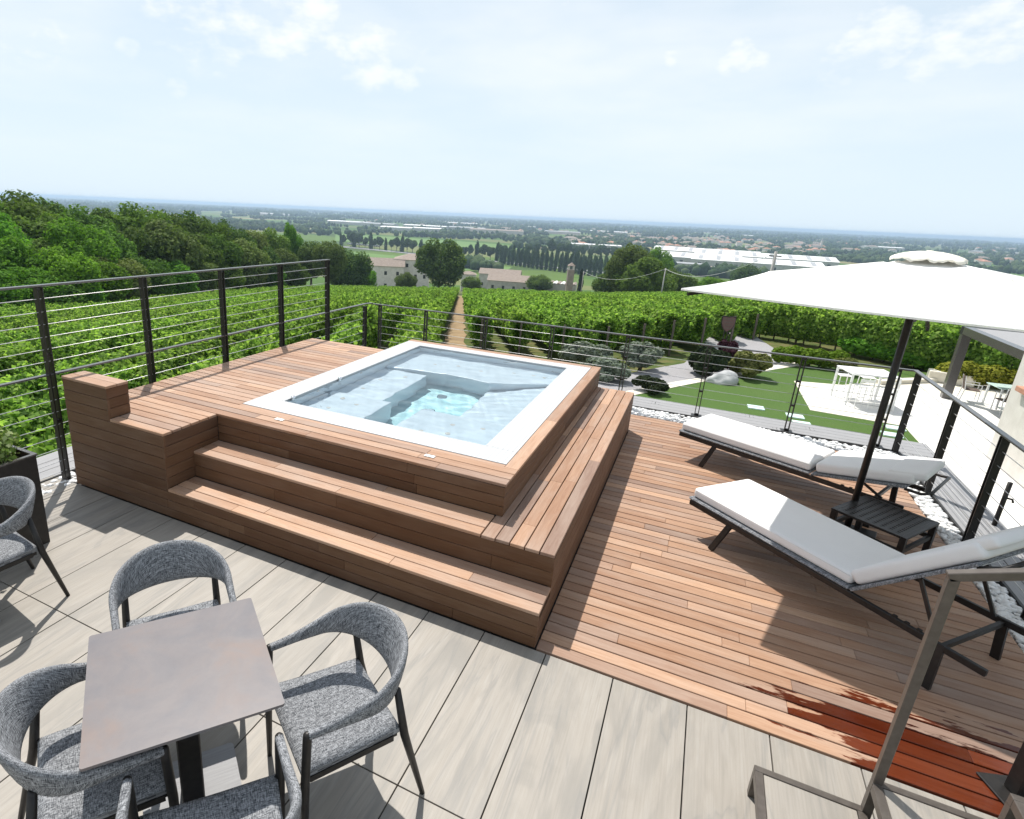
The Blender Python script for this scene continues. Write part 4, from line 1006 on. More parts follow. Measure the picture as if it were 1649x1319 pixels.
# ---- umbrella
um = thing('umbrella', (1.555, 6.04, 0), R(-15.3), 'large square off-white umbrella on a dark pole shading the loungers', 'umbrella')
def umbrella():
    A, ze, za = 1.46, 2.20, 2.505; ox, oy = 0.12, -0.10
    n = 28; P = np.zeros((n+1, n+1, 3))
    for i in range(n+1):
        for j in range(n+1):
            x, y = -1+2*i/n, -1+2*j/n; m_ = max(abs(x), abs(y)); k = min(abs(x), abs(y))/max(m_, 1e-6)
            sag = 0.028*math.sin(PI*m_)*(1-k**3)+0.045*m_*m_*m_*(1-k*k)*0.35        # cloth sags between the ribs
            bow = 1-0.008*(1-(min(abs(x), abs(y))/max(m_, 1e-6))**2)*m_*m_
            P[i, j] = (x*A*bow+ox*m_, y*A*bow+oy*m_, za-(za-ze)*m_**0.93-sag)
    me = MB().grid(P).mesh('canopy', smooth_shade=True, mat=M['canvas']); o = part('canopy', me, um)
    so = o.modifiers.new('thickness', 'SOLIDIFY'); so.thickness = 0.004; so.offset = -1
    hem = MB(); ed = [P[i, 0] for i in range(n+1)]+[P[n, j] for j in range(1, n+1)]+[P[i, n] for i in range(n-1, -1, -1)]+[P[0, j] for j in range(n-1, -1, -1)]
    for a, b in zip(ed[:-1], ed[1:]): hem.bar((a[0]*1.001, a[1]*1.001, a[2]-0.005), (b[0]*1.001, b[1]*1.001, b[2]-0.005), 0.006, 0.007)
    part('hem', hem.mesh('hem', mat=M['canvas']), o)
    for sx in (-1, 1):
        for sy in (-1, 1):
            pts = [P[n//2+sx*k if sx > 0 else n//2-k, n//2+k if sy > 0 else n//2-k] for k in range(3, n//2+1)]
            part('seam', MB().tube([(q[0], q[1], q[2]+0.001) for q in pts], 0.0065, 6).mesh('seam', smooth_shade=True, mat=M['canvas']), o)
    # vent cap with a wavy edge
    n2_ = 32; rings = []
    for rr_, z in ((0.02, 2.548), (0.07, 2.544), (0.12, 2.534), (0.17, 2.518), (0.21, 2.500), (0.236, 2.482)):
        ring = []
        for k in range(n2_*2):
            a = 2*PI*k/(n2_*2); sq = 1/max(abs(math.cos(a)), abs(math.sin(a))); sq = 1+(sq-1)*0.75
            wv = 0.009*math.sin(a*11+0.6)*(rr_/0.236)**2+0.007*math.sin(a*23)*(rr_/0.236)**2
            ring.append((rr_*sq*math.cos(a), rr_*sq*math.sin(a), z+wv))
        rings.append(ring)
    cap = MB().grid(rings, wrap=True); cap.add(rings[0], [tuple(range(n2_*2))])
    co = part('vent_cap', cap.mesh('vent_cap', smooth_shade=True, mat=M['cap_canvas']), um)
    so = co.modifiers.new('thickness', 'SOLIDIFY'); so.thickness = 0.005
    part('finial', MB().lathe([(0.025,2.546),(0.028,2.552),(0.018,2.558),(0.004,2.56)], 12).mesh('finial', smooth_shade=True, mat=M['cap_canvas']), um)
    part('pole', MB().tube([(0,0,0.028),(0,0,2.46)], 0.027, 14).mesh('pole', smooth_shade=True, mat=M['black']), um)
    part('hub', MB().lathe([(0.05,2.40),(0.055,2.43),(0.05,2.46)], 14).mesh('hub', mat=M['black']), um)
    part('runner', MB().lathe([(0.045,2.12),(0.05,2.15),(0.045,2.18)], 14).mesh('runner', mat=M['black']), um)
    for (x, y) in ((1,1),(1,-1),(-1,1),(-1,-1),(1,0),(-1,0),(0,1),(0,-1)):
        L_ = A*0.975; z1 = ze-0.035 if x*y else ze-0.075
        rb = part('rib', MB().bar((x*0.04, y*0.04, 2.43), (x*L_+ox, y*L_+oy, z1), 0.016, 0.022).mesh('rib', mat=M['black']), um)
        part('strut', MB().bar((x*0.045, y*0.045, 2.16), (x*L_*0.5+ox/2, y*L_*0.5+oy/2, (2.43+z1)/2-0.012), 0.012, 0.018).mesh('strut', mat=M['black']), rb)
    part('base', MB().cbox(-0.22, 0.22, -0.22, 0.22, 0.001, 0.028, 0.004).mesh('base', mat=M['black']), um)
umbrella()

# ---- metal framed steps at the lower right, with hand rail
stp = thing('metal_staircase', (0.6, 2.71, 0), 0, 'bronze metal framed steps with tile treads at the lower right corner', 'staircase')
def stairs():
    b = M['bronze']; fw = 0.035; rise = 0.17; depth = 0.43; y1 = 2.715; y0 = 1.55; L = Vector((0.6, 2.71, 0))
    for k in range(3):
        x0 = 0.62+0.428*k; x1 = x0+0.445; z = rise*(k+1)+(0.0006*k)
        fr = MB()
        fr.box(x0, x1, y1-fw, y1, z-0.045, z).box(x0, x1, y0, y0+fw, z-0.045, z).box(x0, x0+fw, y0+fw, y1-fw, z-0.045, z).box(x1-fw, x1, y0+fw, y1-fw, z-0.045, z)
        fr.v = [tuple(Vector(v)-L) for v in fr.v]
        f = part('tread_frame', fr.mesh('tread_frame', bevel=0.002, seg=1, mat=b), stp)
        tl = MB().cbox(-(x1-x0)/2+fw+0.003, (x1-x0)/2-fw-0.003, -(y1-y0)/2+fw+0.003, (y1-y0)/2-fw-0.003, -0.02, 0, 0.001).mesh('tread_tile', mat=M['tile'])
        part('tread_tile', tl, stp, loc=Vector(((x0+x1)/2, (y0+y1)/2, z-0.004))-L)
        for (yy_, xx_) in ((y1-fw/2, x0+fw/2), (y0+fw/2, x0+fw/2)):
            lg = MB().box(xx_-fw/2, xx_+fw/2, yy_-fw/2, yy_+fw/2, 0.002, z-0.0455); lg.v = [tuple(Vector(v)-L) for v in lg.v]
            part('leg', lg.mesh('leg', mat=b), stp)
        fb = MB().box(x0+fw+0.0005, x1-fw, y1-fw, y1, 0.002, 0.032) if k == 0 else None
        if fb: fb.v = [tuple(Vector(v)-L) for v in fb.v]; part('floor_bar', fb.mesh('floor_bar', mat=b), stp)
    hr = MB().bar((1.066, 2.698, 0.3405), (1.066, 2.698, 1.405), 0.036, 0.036)
    sl = 0.38
    hr.bar((1.046, 2.698, 1.405), (2.9, 2.698, 1.405+sl*1.86), 0.036, 0.036)
    hr.v = [tuple(Vector(v)-L) for v in hr.v]
    part('handrail', hr.mesh('handrail', bevel=0.003, seg=1, mat=b), stp)
stairs()

# ---- shower column at the right edge
sh_ = thing('shower_column', (1.86, 3.36, 0), R(20), 'black shower column on a base plate at the wet deck by the right edge', 'shower')
part('base_plate', MB().cbox(-0.13, 0.13, -0.10, 0.10, 0.002, 0.014, 0.003).mesh('base_plate', mat=M['black']), sh_)
part('column', MB().cbox(-0.05, 0.05, -0.04, 0.04, 0.0145, 2.15, 0.006).mesh('column', mat=M['black']), sh_)
part('valve', MB().tube([(-0.051,0,0.48),(-0.10,0,0.48),(-0.105,0,0.48)], [0.026,0.026,0.018], 12).tube([(-0.09,0.0,0.48),(-0.13,0.0,0.56)], 0.009, 8).mesh('valve', smooth_shade=True, mat=M['black']), sh_)
part('shower_arm', MB().tube([(0,0,2.12),(0.0,-0.1,2.2),(0.0,-0.3,2.2),(0,-0.34,2.16)], 0.012, 8).lathe([(0.09,-0.012),(0.09,0.0),(0.03,0.012)], 16, (0,-0.34,2.14)).mesh('shower_arm', smooth_shade=False, mat=M['black']), sh_)

# ---- short post with tap on the grey ledge
tp = thing('tap_post', (2.93, 7.05, 0), 0, 'short black post with a tap standing on the grey ledge at the right', 'tap post')
part('post', MB().tube([(0,0,0.001),(0,0,0.46)], 0.02, 10).mesh('post', smooth_shade=True, mat=M['black']), tp)
part('tap', MB().tube([(0,0.0,0.30),(0.05,-0.02,0.30),(0.06,-0.024,0.27)], 0.010, 8).mesh('tap', smooth_shade=True, mat=M['black']), tp)

# ================================================================== VEGETATION
def leaf_quads(P, Nrm, size, rg, aspect=1.25, fold=0.18):
    """diamond leaves: base, side, tip, side; slightly folded"""
    n = len(P); r = rg.normal(size=(n, 3)); Nrm = Nrm/np.linalg.norm(Nrm, axis=1, keepdims=True)
    u = np.cross(Nrm, r); u /= np.linalg.norm(u, axis=1, keepdims=True)+1e-9; w = np.cross(Nrm, u)
    s = size[:, None]
    V = np.stack([P-u*s*aspect*0.5, P+w*s*0.5+Nrm*s*fold, P+u*s*aspect*0.5, P-w*s*0.5+Nrm*s*fold], 1)
    F = np.arange(4*n).reshape(n, 4)
    return V.reshape(-1, 3), F
def crown_points(lobes, n, rg, shell=0.55):
    C_ = np.array([l[:3] for l in lobes]); Rr = np.array([l[3] for l in lobes]); Zs = np.array([l[4] if len(l) > 4 else 1.0 for l in lobes])
    w = Rr**2*Zs**0.5; k = rg.choice(len(lobes), n, p=w/w.sum())
    d = rg.normal(size=(n, 3)); d /= np.linalg.norm(d, axis=1, keepdims=True)
    rad = Rr[k]*(shell+(1.08-shell)*rg.random(n)**0.6)
    off_ = d*rad[:, None]; off_[:, 2] *= Zs[k]
    return C_[k]+off_, d
def crown_mesh(name, lobes, n, leaf, seed, mat, shell=0.55, upbias=0.35, zmin=None):
    rg = np.random.default_rng(seed); P, d = crown_points(lobes, n, rg, shell)
    if zmin is not None:
        k = P[:, 2] > zmin; P, d = P[k], d[k]
    Nn = d+rg.normal(size=d.shape)*0.55+np.array([0, 0, upbias])
    V, F = leaf_quads(P, Nn, leaf*rg.uniform(0.6, 1.35, len(P)), rg)
    me = mesh_np(name, V, F); me.materials.append(mat); return me
def broad_lobes(seed, nl=22, w=0.34, h=0.36, zc_=0.60, r0=0.065, r1=0.135):
    rg = np.random.default_rng(seed); L_ = [(0, 0, zc_, 0.22)]
    for i in range(nl):
        d = rg.normal(size=3); d /= np.linalg.norm(d); d[2] = d[2]*0.9+0.12
        rr_ = rg.uniform(r0, r1); k_ = rg.uniform(0.82, 1.08); L_.append((d[0]*(w-rr_*0.6)*k_, d[1]*(w-rr_*0.6)*k_, zc_+d[2]*(h-rr_*0.6)*k_, rr_))
    return L_
def trunk_mesh(seed, h0=0.45, rad=0.022, limbs=5, spread=0.22):
    rg = random.Random(seed); mb = MB()
    mb.tube([(0,0,-0.04),(rg.uniform(-.01,.01),rg.uniform(-.01,.01),h0*0.5),(rg.uniform(-.02,.02),rg.uniform(-.02,.02),h0),(0,0,h0+0.3)], [rad*1.35,rad,rad*0.8,rad*0.2], 8)
    for i in range(limbs):
        a = 2*PI*i/limbs+rg.uniform(-.4,.4); z = h0*rg.uniform(0.6,1.0)
        mb.tube([(0,0,z),(math.cos(a)*spread*0.5,math.sin(a)*spread*0.5,z+0.10),(math.cos(a)*spread,math.sin(a)*spread,z+0.26)], [rad*0.55,rad*0.4,rad*0.15], 6)
    return mb.mesh('trunk', smooth_shade=True, mat=M['bark'])
CROWN = {}
for k, mt in (('olive','tree_olive'),('green','tree_green'),('dark','tree_dark'),('brown','tree_brown')):
    for v in range(3):
        sd = hash((len(k)*31+ord(k[0])*7+v)) % 9999
        CROWN[(k, v)] = crown_mesh('crown', broad_lobes(sd, 46+6*v, 0.33+0.03*v, 0.37), 15000, 0.0245, sd+1, M[mt], 0.55)
def column_lobes(seed, w, n=16):
    rg = np.random.default_rng(seed); L_ = []
    for i in range(n):
        z = 0.12+0.82*i/(n-1); r_ = w*(0.55+0.45*math.sin(PI*min(1, (z+0.05))**0.8))*rg.uniform(0.8, 1.15)*(1-0.45*max(0, z-0.7)/0.3)
        L_.append((rg.normal()*w*0.18, rg.normal()*w*0.18, z, r_, 1.5))
    return L_
for v in range(2):
    CROWN[('poplar', v)] = crown_mesh('crown', column_lobes(70+v, 0.13), 3500, 0.035, 71+v, M['poplar'], 0.6)
    CROWN[('cypress', v)] = crown_mesh('crown', column_lobes(80+v, 0.085), 3000, 0.028, 81+v, M['yew'], 0.6)
    CROWN[('round', v)] = crown_mesh('crown', broad_lobes(90+v, 14, 0.27, 0.34, 0.62), 3500, 0.045, 91+v, M['poplar'], 0.6)
TRUNK = [trunk_mesh(5+i) for i in range(3)]; TRUNK_T = trunk_mesh(9, 0.2, 0.016, 3, 0.04)
def tree(kind, v, base, height, label, group, name='tree', wide=1.0, rz=None, rngx=random.Random(77)):
    t = thing(name, tuple(base), rngx.uniform(0, 6.28) if rz is None else rz, label, 'tree', group)
    t.scale = (height*wide, height*wide, height)
    part('trunk', TRUNK[v % 3] if kind not in ('poplar', 'cypress', 'round') else TRUNK_T, t)
    part('crown', CROWN[(kind, v)], t); return t
def tree_at(kind, v, u, vtop, dist, label, group, wide=1.0, sink=0.0, minh=3.0, name='tree'):
    top = at_dist(u, vtop, dist); g = gnd(top[0], top[1]); h = max(minh, (top[2]-g)/(0.975-sink)); g -= sink*h
    return tree(kind, v, (top[0], top[1], g), h, label, group, name, wide)

# ---- wood on the left hillside
wood = [ # u, top v, distance, kind, width
 (-45,312,92,'olive',1.0),(12,316,96,'olive',1.15),(48,324,104,'dark',1.0),(78,328,112,'green',0.7),(112,338,100,'olive',1.1),(150,343,104,'olive',1.0),(188,346,112,'brown',1.0),
 (222,335,108,'olive',1.15),(262,348,118,'dark',1.0),(292,342,124,'olive',1.15),(330,356,122,'olive',1.0),(362,362,130,'dark',1.0),(398,368,140,'brown',1.0),
 (432,372,150,'olive',0.95),(468,364,165,'green',0.5),(500,388,160,'dark',1.0),(530,390,150,'brown',0.9),
 (-20,352,76,'green',1.0),(30,352,80,'olive',1.1),(70,352,84,'olive',1.0),(112,360,80,'green',1.0),(158,366,86,'olive',1.05),(205,372,92,'dark',1.0),
 (250,362,96,'brown',1.1),(300,372,104,'olive',1.1),(342,382,108,'olive',1.0),(385,390,118,'brown',1.05),(420,396,128,'dark',0.9),(455,402,140,'brown',0.9),
 (5,388,68,'green',1.1),(55,398,70,'olive',1.0),(92,404,68,'green',1.15),(140,420,72,'green',1.3),(185,412,78,'brown',1.2),(232,418,84,'olive',1.3),(275,424,90,'green',1.3),(318,420,96,'brown',1.2),(362,426,106,'olive',1.2),(400,424,118,'brown',1.1),(438,430,128,'green',1.2),(478,428,140,'olive',1.0),
 (20,432,64,'green',1.5),(70,446,65,'olive',1.6),(118,452,68,'green',1.6)]
wood_sorted = sorted(range(len(wood)), key=lambda i: wood[i][0])
rank = {i: r for r, i in enumerate(wood_sorted)}
kindword = {'olive':'olive-green','green':'bright green','dark':'dark green','brown':'brownish green'}
for i, (u, vt, d, k, w) in enumerate(wood):
    size = 'tall' if i < 17 else 'mid-height' if i < 29 else 'low bushy'
    tree_at(k, i % 3, u, vt, d*0.92, f'{size} {kindword[k]} tree of the left wood, {ordn(rank[i])} from the left', 'trees of the wood on the left', w*0.95, 0.0 if i < 17 else 0.14)
# ---- single trees on the slope and beyond
singles = [('dark',0,712,384,185,0.88,'big round dark tree beside the pale farmhouse'),
 ('dark',1,560,402,165,1.0,'dark broad tree left of the pale farmhouse'),('green',1,586,432,170,1.0,'low green tree close before the pale farmhouse wall'),
 ('brown',2,655,440,178,1.0,'small brownish tree in front of the pale farmhouse'),
 ('brown',1,1020,396,150,0.75,'tall loose brown-green tree right of the poplar rows'),('olive',2,1045,418,146,1.15,'bushy olive tree at the edge of the right vineyard'),
 ('dark',2,1085,436,160,1.3,'dark bushy tree left of the umbrella tip'),('green',2,1061,402,240,0.6,'small bright tree standing before the white factory roof'),
 ('olive',0,985,440,170,1.3,'low olive shrub tree left of the tall brown-green tree'),('olive',1,870,444,262,1.5,'pale low tree behind the brown tiled roofs'),
 ('green',0,1150,448,190,1.5,'low green tree under the umbrella edge by the factory'),('dark',1,1205,428,420,0.9,'dark tree in front of the white factory wall'),
 ('olive',1,760,446,240,1.3,'low tree between the big dark tree and the tiled roofs')]
for (k, v, u, vt, d, w, lab) in singles: tree_at(k, v, u, vt, d, lab, 'single trees between vineyard and plain', w*1.15, 0.2)
tree_at('cypress', 0, 938, 432, 262, 'slim dark cypress right of the brick tower', 'cypresses by the farm', 1.0)
tree_at('cypress', 1, 1016, 424, 300, 'slim dark cypress just left of the tall brown-green tree', 'cypresses by the farm', 0.9)
# ---- poplar plantation
pp = 0
for row, (ua, va, ub, vb, n) in enumerate(((806, 425, 992, 451, 26), (812, 419, 1002, 440, 24))):
    a = atz(ua, va, PLAIN); b = atz(ub, vb, PLAIN)
    for i in range(n):
        q = a+(b-a)*(i/(n-1)); g = gnd(q[0], q[1]); rgx = random.Random(i*7+row)
        tree('poplar', i % 2, (q[0], q[1], g), 19*rgx.uniform(0.86, 1.1), f'slim poplar, {ordn(i)} from the left in the {"front" if row == 0 else "rear"} plantation row', 'poplars of the plantation', 'poplar_tree', 0.85)
# ---- trees along the road
ra, rb = atz(545, 397, PLAIN), atz(822, 424, PLAIN)
for i in range(30):
    q = ra+(rb-ra)*((i+random.Random(i).uniform(-0.25, 0.25))/29); g = gnd(q[0], q[1])
    tree('round' if i % 3 else 'poplar', i % 2, (q[0]-3, q[1]+9, g), random.Random(i+50).uniform(15, 24), f'roadside tree, {ordn(i)} from the left along the pale road', 'trees along the road', 'roadside_tree', random.Random(i+90).uniform(0.8, 1.2))
rw = random.Random(8)
for i in range(16):
    u = 850+i*12.5; q = atz(u, 412+i*0.75, PLAIN); g = gnd(q[0], q[1])
    tree('round', i % 2, (q[0], q[1], g), rw.uniform(17, 25), f'round tree, {ordn(i)} from the left in the belt behind the poplars', 'tree belt behind the poplars', 'belt_tree', rw.uniform(0.9, 1.2))

# ---- vine rows
VSEG = 9.0
def vine_segment(seed, n=12500):
    rg = np.random.default_rng(seed); x = rg.uniform(0, VSEG, n)
    ph = rg.uniform(0, 6, 6)
    wob = 1+0.10*np.sin(x*2*PI/1.05+ph[0])+0.14*np.sin(x*2*PI/2.3+ph[1])+0.10*np.sin(x*5.1+ph[2])
    a = rg.uniform(0, 2*PI, n); rad = 0.55+0.5*rg.random(n)**0.7
    hy = 0.53*wob*rad; hz = 0.86*(0.85+0.15*wob)*rad
    y = np.cos(a)*hy; z = 1.24+np.sin(a)*hz
    P = np.stack([x, y, z], -1); d = np.stack([rg.normal(size=n)*0.3, np.cos(a), np.sin(a)], -1)
    m_ = int(n*0.24)                             # shoots above the wall of leaves
    sx = rg.uniform(0, VSEG, 90); k = rg.integers(0, 90, m_); t = rg.random(m_)
    P[:m_] = np.stack([sx[k]+rg.normal(size=m_)*0.05, rg.normal(size=m_)*0.09+0.45*np.sin(k*1.7)+0.35*np.sin(k*3.1)*t, 1.55+0.8*t*(0.25+0.75*np.sin(k*2.3)**4)], -1)
    d[:m_] = rg.normal(size=(m_, 3))
    P[:, 0] = np.clip(P[:, 0], 0, VSEG)
    V, F = leaf_quads(P, d+rg.normal(size=d.shape)*0.6+np.array([0, 0, 0.45]), rg.uniform(0.085, 0.185, n), rg, 1.05)
    me = mesh_np('foliage', V, F); me.materials.append(M['vine']); return me
VS = [vine_segment(200+i) for i in range(5)]
VPOST = MB().box(-0.04, 0.04, -0.04, 0.04, -0.3, 1.7).mesh('post', mat=M['wood_post'])
VTRUNK = [MB().tube([(0,0,-0.2),(0.03,0.02,0.3),(-0.02,0.03,0.65),(0.02,0,1.0)], [0.045,0.035,0.03,0.022], 6).mesh('trunk', smooth_shade=True, mat=M['bark']) for i in range(1)]
vr = random.Random(31)
def vine_row(p0, p1, label, group, posts=True, trunks=False):
    p0 = np.array(p0); p1 = np.array(p1); L_ = np.linalg.norm(p1-p0); dr = (p1-p0)/L_
    t = thing('vine_row', (p0[0], p0[1], gnd(*p0)), math.atan2(dr[1], dr[0]), label, 'vine row', group); z0 = gnd(*p0)
    n = max(1, int(round(L_/VSEG))); sl = L_/n
    for i in range(n):
        a, b = p0+dr*sl*i, p0+dr*sl*(i+1); za_, zb_ = gnd(*a), gnd(*b)
        flip = vr.random() < 0.5
        o = part('foliage', vr.choice(VS), t, loc=(sl*i if not flip else sl*(i+1), 0, (za_ if not flip else zb_)-z0), rot=(0, -math.atan2(zb_-za_, sl) if not flip else math.atan2(zb_-za_, sl), PI if flip else 0), scale=(sl/VSEG*1.01, vr.uniform(0.9, 1.12), vr.uniform(0.93, 1.06)))
    if posts:
        part('post', VPOST, t, loc=(-0.12, 0, 0)); part('post', VPOST, t, loc=(L_+0.1, 0, gnd(*p1)-z0))
    if trunks:
        k = int(L_/0.95)
        for i in range(k):
            q = p0+dr*(0.4+i*0.95); part('trunk', VTRUNK[0], t, loc=(0.4+i*0.95, vr.uniform(-.05,.05), gnd(*q)-z0), rot=(0, 0, vr.uniform(0, 6)))
            if i % 5 == 0: part('post', VPOST, t, loc=(0.9+i*0.95, 0, gnd(*q)-z0))
    return t
D1 = np.array([-0.369, 0.929]); N1 = np.array([0.929, 0.369])
def bound(az): return np.interp(az, [-5, 8, 22, 36, 48, 62, 75], [105, 120, 150, 132, 95, 62, 55])
def row_span(q, t_lo, t_hi, ok, step=0.5):
    ts = np.arange(t_lo, t_hi, step); keep = [t for t in ts if ok(q*N1+t*D1)]
    return (min(keep), max(keep)) if len(keep) > 6 else None
def ok_left(p):
    x, y = p; d = math.hypot(x, y); az = math.degrees(math.atan2(-x, y)) if y > -30 else 99
    return (x < -8.0 or y > 13.0) and y > -6 and d < bound(az) and az < 80
k = 0; q = -1.55
while q > -46:
    sp_ = row_span(q, -20, 170, ok_left)
    if sp_:
        a, b = q*N1+sp_[0]*D1, q*N1+sp_[1]*D1
        vine_row(a, b, f'green vine row, {ordn(k)} to the left of the dirt path', 'vine rows of the left block'); k += 1
    q -= 2.45
def dirt_path():
    V = []; F = []; n = 90
    for i in range(n+1):
        t = 20+i*1.5; c = -0.25*N1+t*D1; w = 0.62+0.10*math.sin(i*1.3)+0.06*math.sin(i*3.1)
        for sgn in (-1, 0, 1):
            p = c+N1*sgn*w; V.append((p[0], p[1], gnd(p[0], p[1])+0.015+(0.02 if sgn == 0 else 0)))
        if i: 
            b_ = (i-1)*3; F += [(b_, b_+1, b_+4, b_+3), (b_+1, b_+2, b_+5, b_+4)]
    tag(part('dirt_path', MB().add(V, F).mesh('dirt_path', smooth_shade=True, mat=mat_noise('dirt', (0.20,0.135,0.07), (0.33,0.235,0.13), 1.2, 0.95, bmp=0.3, bdist=0.03, rnd=0))), kind='structure')
dirt_path()
k = 0; q = 1.05
def ok_right(p):
    x, y = p; d = math.hypot(x, y); az = math.degrees(math.atan2(-x, y))
    return y > 25.8+max(0, (x+3.4)*1.4) and d < bound(az)-2
while q < 15.5:
    sp_ = row_span(q, 10, 170, ok_right)
    if sp_:
        a, b = q*N1+sp_[0]*D1, q*N1+sp_[1]*D1
        vine_row(a, b, f'green vine row, {ordn(k)} to the right of the dirt path', 'vine rows of the middle block'); k += 1
    q += 1.8
D2 = np.array([0.66, -0.751]); N2 = np.array([0.751, 0.66]); B0 = np.array([1.3, 41.6])
for k in range(30):
    keep = []
    for t in np.arange(-90, 120, 0.5):
        p = B0+N2*2.4*k+D2*t; az = math.degrees(math.atan2(-p[0], p[1])) if p[1] > 0 else -99
        if p@N1 > 15.6+0.02*k and az > -25 and math.hypot(*p) < 118 and (k > 0 or t > -0.5): keep.append(t)
    if len(keep) < 10: continue
    a, b = B0+N2*2.4*k+D2*keep[0], B0+N2*2.4*k+D2*keep[-1]
    vine_row(a, b, ('vine row facing the driveway with bare trunks showing' if k == 0 else f'green vine row, {ordn(k)} behind the one facing the driveway'), 'vine rows of the right block', posts=True, trunks=(k == 0))

# ---- shrubs in the garden
SHRUB = {}
def shrub(name, kind, lobes, n, leaf, loc, s, label, cat='shrub', seed=1, rz=0):
    key = (kind, n, seed)
    if key not in SHRUB: SHRUB[key] = crown_mesh('foliage', lobes, n, leaf, seed, M[kind], 0.7, zmin=0.0)
    t = thing(name, tuple(loc), rz, label, cat, 'garden shrubs'); t.scale = s if hasattr(s, '__len__') else (s,)*3
    part('foliage', SHRUB[key], t)
    part('stem', MB().tube([(0,0,-0.05),(0.02,0,0.25),(0,0.02,0.5)], [0.05,0.04,0.02], 7).tube([(0,0,0.1),(0.12,0.06,0.35)], [0.03,0.015], 6).tube([(0,0,0.1),(-0.1,-0.08,0.35)], [0.03,0.015], 6).mesh('stem', mat=M['bark']), t)
    return t
def dome(seed, n=16, w=0.42, h=0.5):
    rg = np.random.default_rng(seed); L_ = [(0, 0, 0.42, 0.30)]
    for i in range(n):
        a = rg.uniform(0, 2*PI); e = rg.uniform(0.05, 1.2); rr_ = rg.uniform(0.13, 0.2)
        L_.append((math.cos(a)*math.cos(e)*w, math.sin(a)*math.cos(e)*w, 0.22+math.sin(e)*h, rr_))
    return L_
G = GZ+0.03
shrub('olive_shrub', 'silver', dome(1), 7000, 0.075, (-3.75, 23.6, GZ), (1.9, 1.4, 1.15), 'grey-green rounded shrub left of the other silvery shrub', seed=1)
shrub('olive_shrub', 'silver', dome(2), 7000, 0.075, (-1.75, 24.2, GZ), (1.65, 1.4, 1.3), 'grey-green rounded shrub beside the driveway, right of its twin', seed=2)
shrub('olive_shrub', 'silver', dome(3), 6000, 0.08, (-2.75, 21.8, GZ), (1.6, 1.2, 1.0), 'low grey-green shrub in front of the two silvery shrubs', seed=3)
shrub('cloud_shrub', 'yew', dome(4, 10, 0.5, 0.35), 4000, 0.07, (-1.1, 21.0, GZ), (1.05, 0.9, 0.75), 'small dark cloud-pruned shrub at the driveway border', seed=4)
shrub('yew_shrub', 'yew', dome(5), 7000, 0.07, (0.72, 24.9, G), (1.5, 1.4, 1.35), 'dark green round shrub behind the pale boulder', seed=5)
shrub('purple_shrub', 'purple', dome(6, 12, 0.4, 0.6), 4500, 0.08, (1.25, 26.3, G), (1.15, 1.1, 1.25), 'dark purple shrub between the dark and the yellowish round shrubs', seed=6)
shrub('variegated_shrub', 'variegated', dome(7), 7000, 0.07, (2.15, 25.5, G), (1.5, 1.35, 1.2), 'yellowish green round shrub right of the pale boulder', seed=7)
shrub('low_hedge', 'hedge', [(-0.8+0.2*i, 0.05*((-1)**i), 0.32+0.04*(i % 3), 0.26) for i in range(9)], 9000, 0.075, (4.6, 29.3, G), (1.35, 1.3, 1.2), 'bright green low hedge behind the lawn', 'hedge', 8, 0.12)
shrub('low_hedge', 'variegated', dome(9), 3500, 0.075, (5.75, 28.7, G), (1.0, 0.9, 0.8), 'small straw-coloured shrub at the right end of the low hedge', seed=9)
shrub('gold_hedge', 'gold', [(-1.2+0.2*i, 0.06*((-1)**i), 0.34+0.05*(i % 3), 0.28) for i in range(13)], 12000, 0.075, (11.0, 29.6, GZ), (1.35, 1.4, 1.3), 'golden yellow hedge behind the dining terrace', 'hedge', 10, -0.1)
shrub('low_hedge', 'tree_green', [(-1.4+0.2*i, 0.06*((-1)**i), 0.3, 0.3) for i in range(15)], 12000, 0.09, (9.4, 32.6, GZ), (2.2, 1.5, 1.3), 'dark green bank hedge between golden hedge and right vineyard', 'hedge', 11, -0.7)
# planter plant
pp_ = np.random.default_rng(12); lob = [(pp_.uniform(-.15,.13), pp_.uniform(-.26,.20), 0.79+pp_.uniform(-.02,.10), pp_.uniform(.06,.11)) for i in range(14)]
pf = crown_mesh('plant', lob, 1500, 0.032, 13, M['silver'], 0.4)
SV = mat_leaf('planter_leaf', [(0.07,0.12,0.025),(0.13,0.20,0.05),(0.30,0.34,0.18)], 0.3)
pf.materials.clear(); pf.materials.append(SV)
plant = part('planter_plant', pf); plant.location = pl.location; plant.rotation_euler = pl.rotation_euler
tag(plant, 'small-leaved variegated plant growing in the charcoal planter', 'plant')

# ================================================================== GARDEN OBJECTS
# boulder
def boulder():
    bm = bmesh.new(); bmesh.ops.create_icosphere(bm, subdivisions=3, radius=1.0); rg = np.random.default_rng(4)
    for v in bm.verts:
        c = v.co; k = 1+0.12*math.sin(c.x*3.1+1)+0.09*math.sin(c.y*4.3+c.z*2)+0.05*math.sin(c.x*9+c.z*7)
        v.co = Vector((c.x*0.68*k, c.y*0.36*k, max(-0.25, c.z)*0.33*k+0.08*c.x))
    me = bpy.data.meshes.new('boulder'); bm.to_mesh(me); bm.free(); me.materials.append(M['rock'])
    for p in me.polygons: p.use_smooth = True
    o = part('boulder', me, loc=(1.22, 24.0, GZ+0.10), rot=(0, 0, 0.55)); tag(o, 'pale grey boulder lying on the lawn below the round shrubs', 'boulder')
boulder()
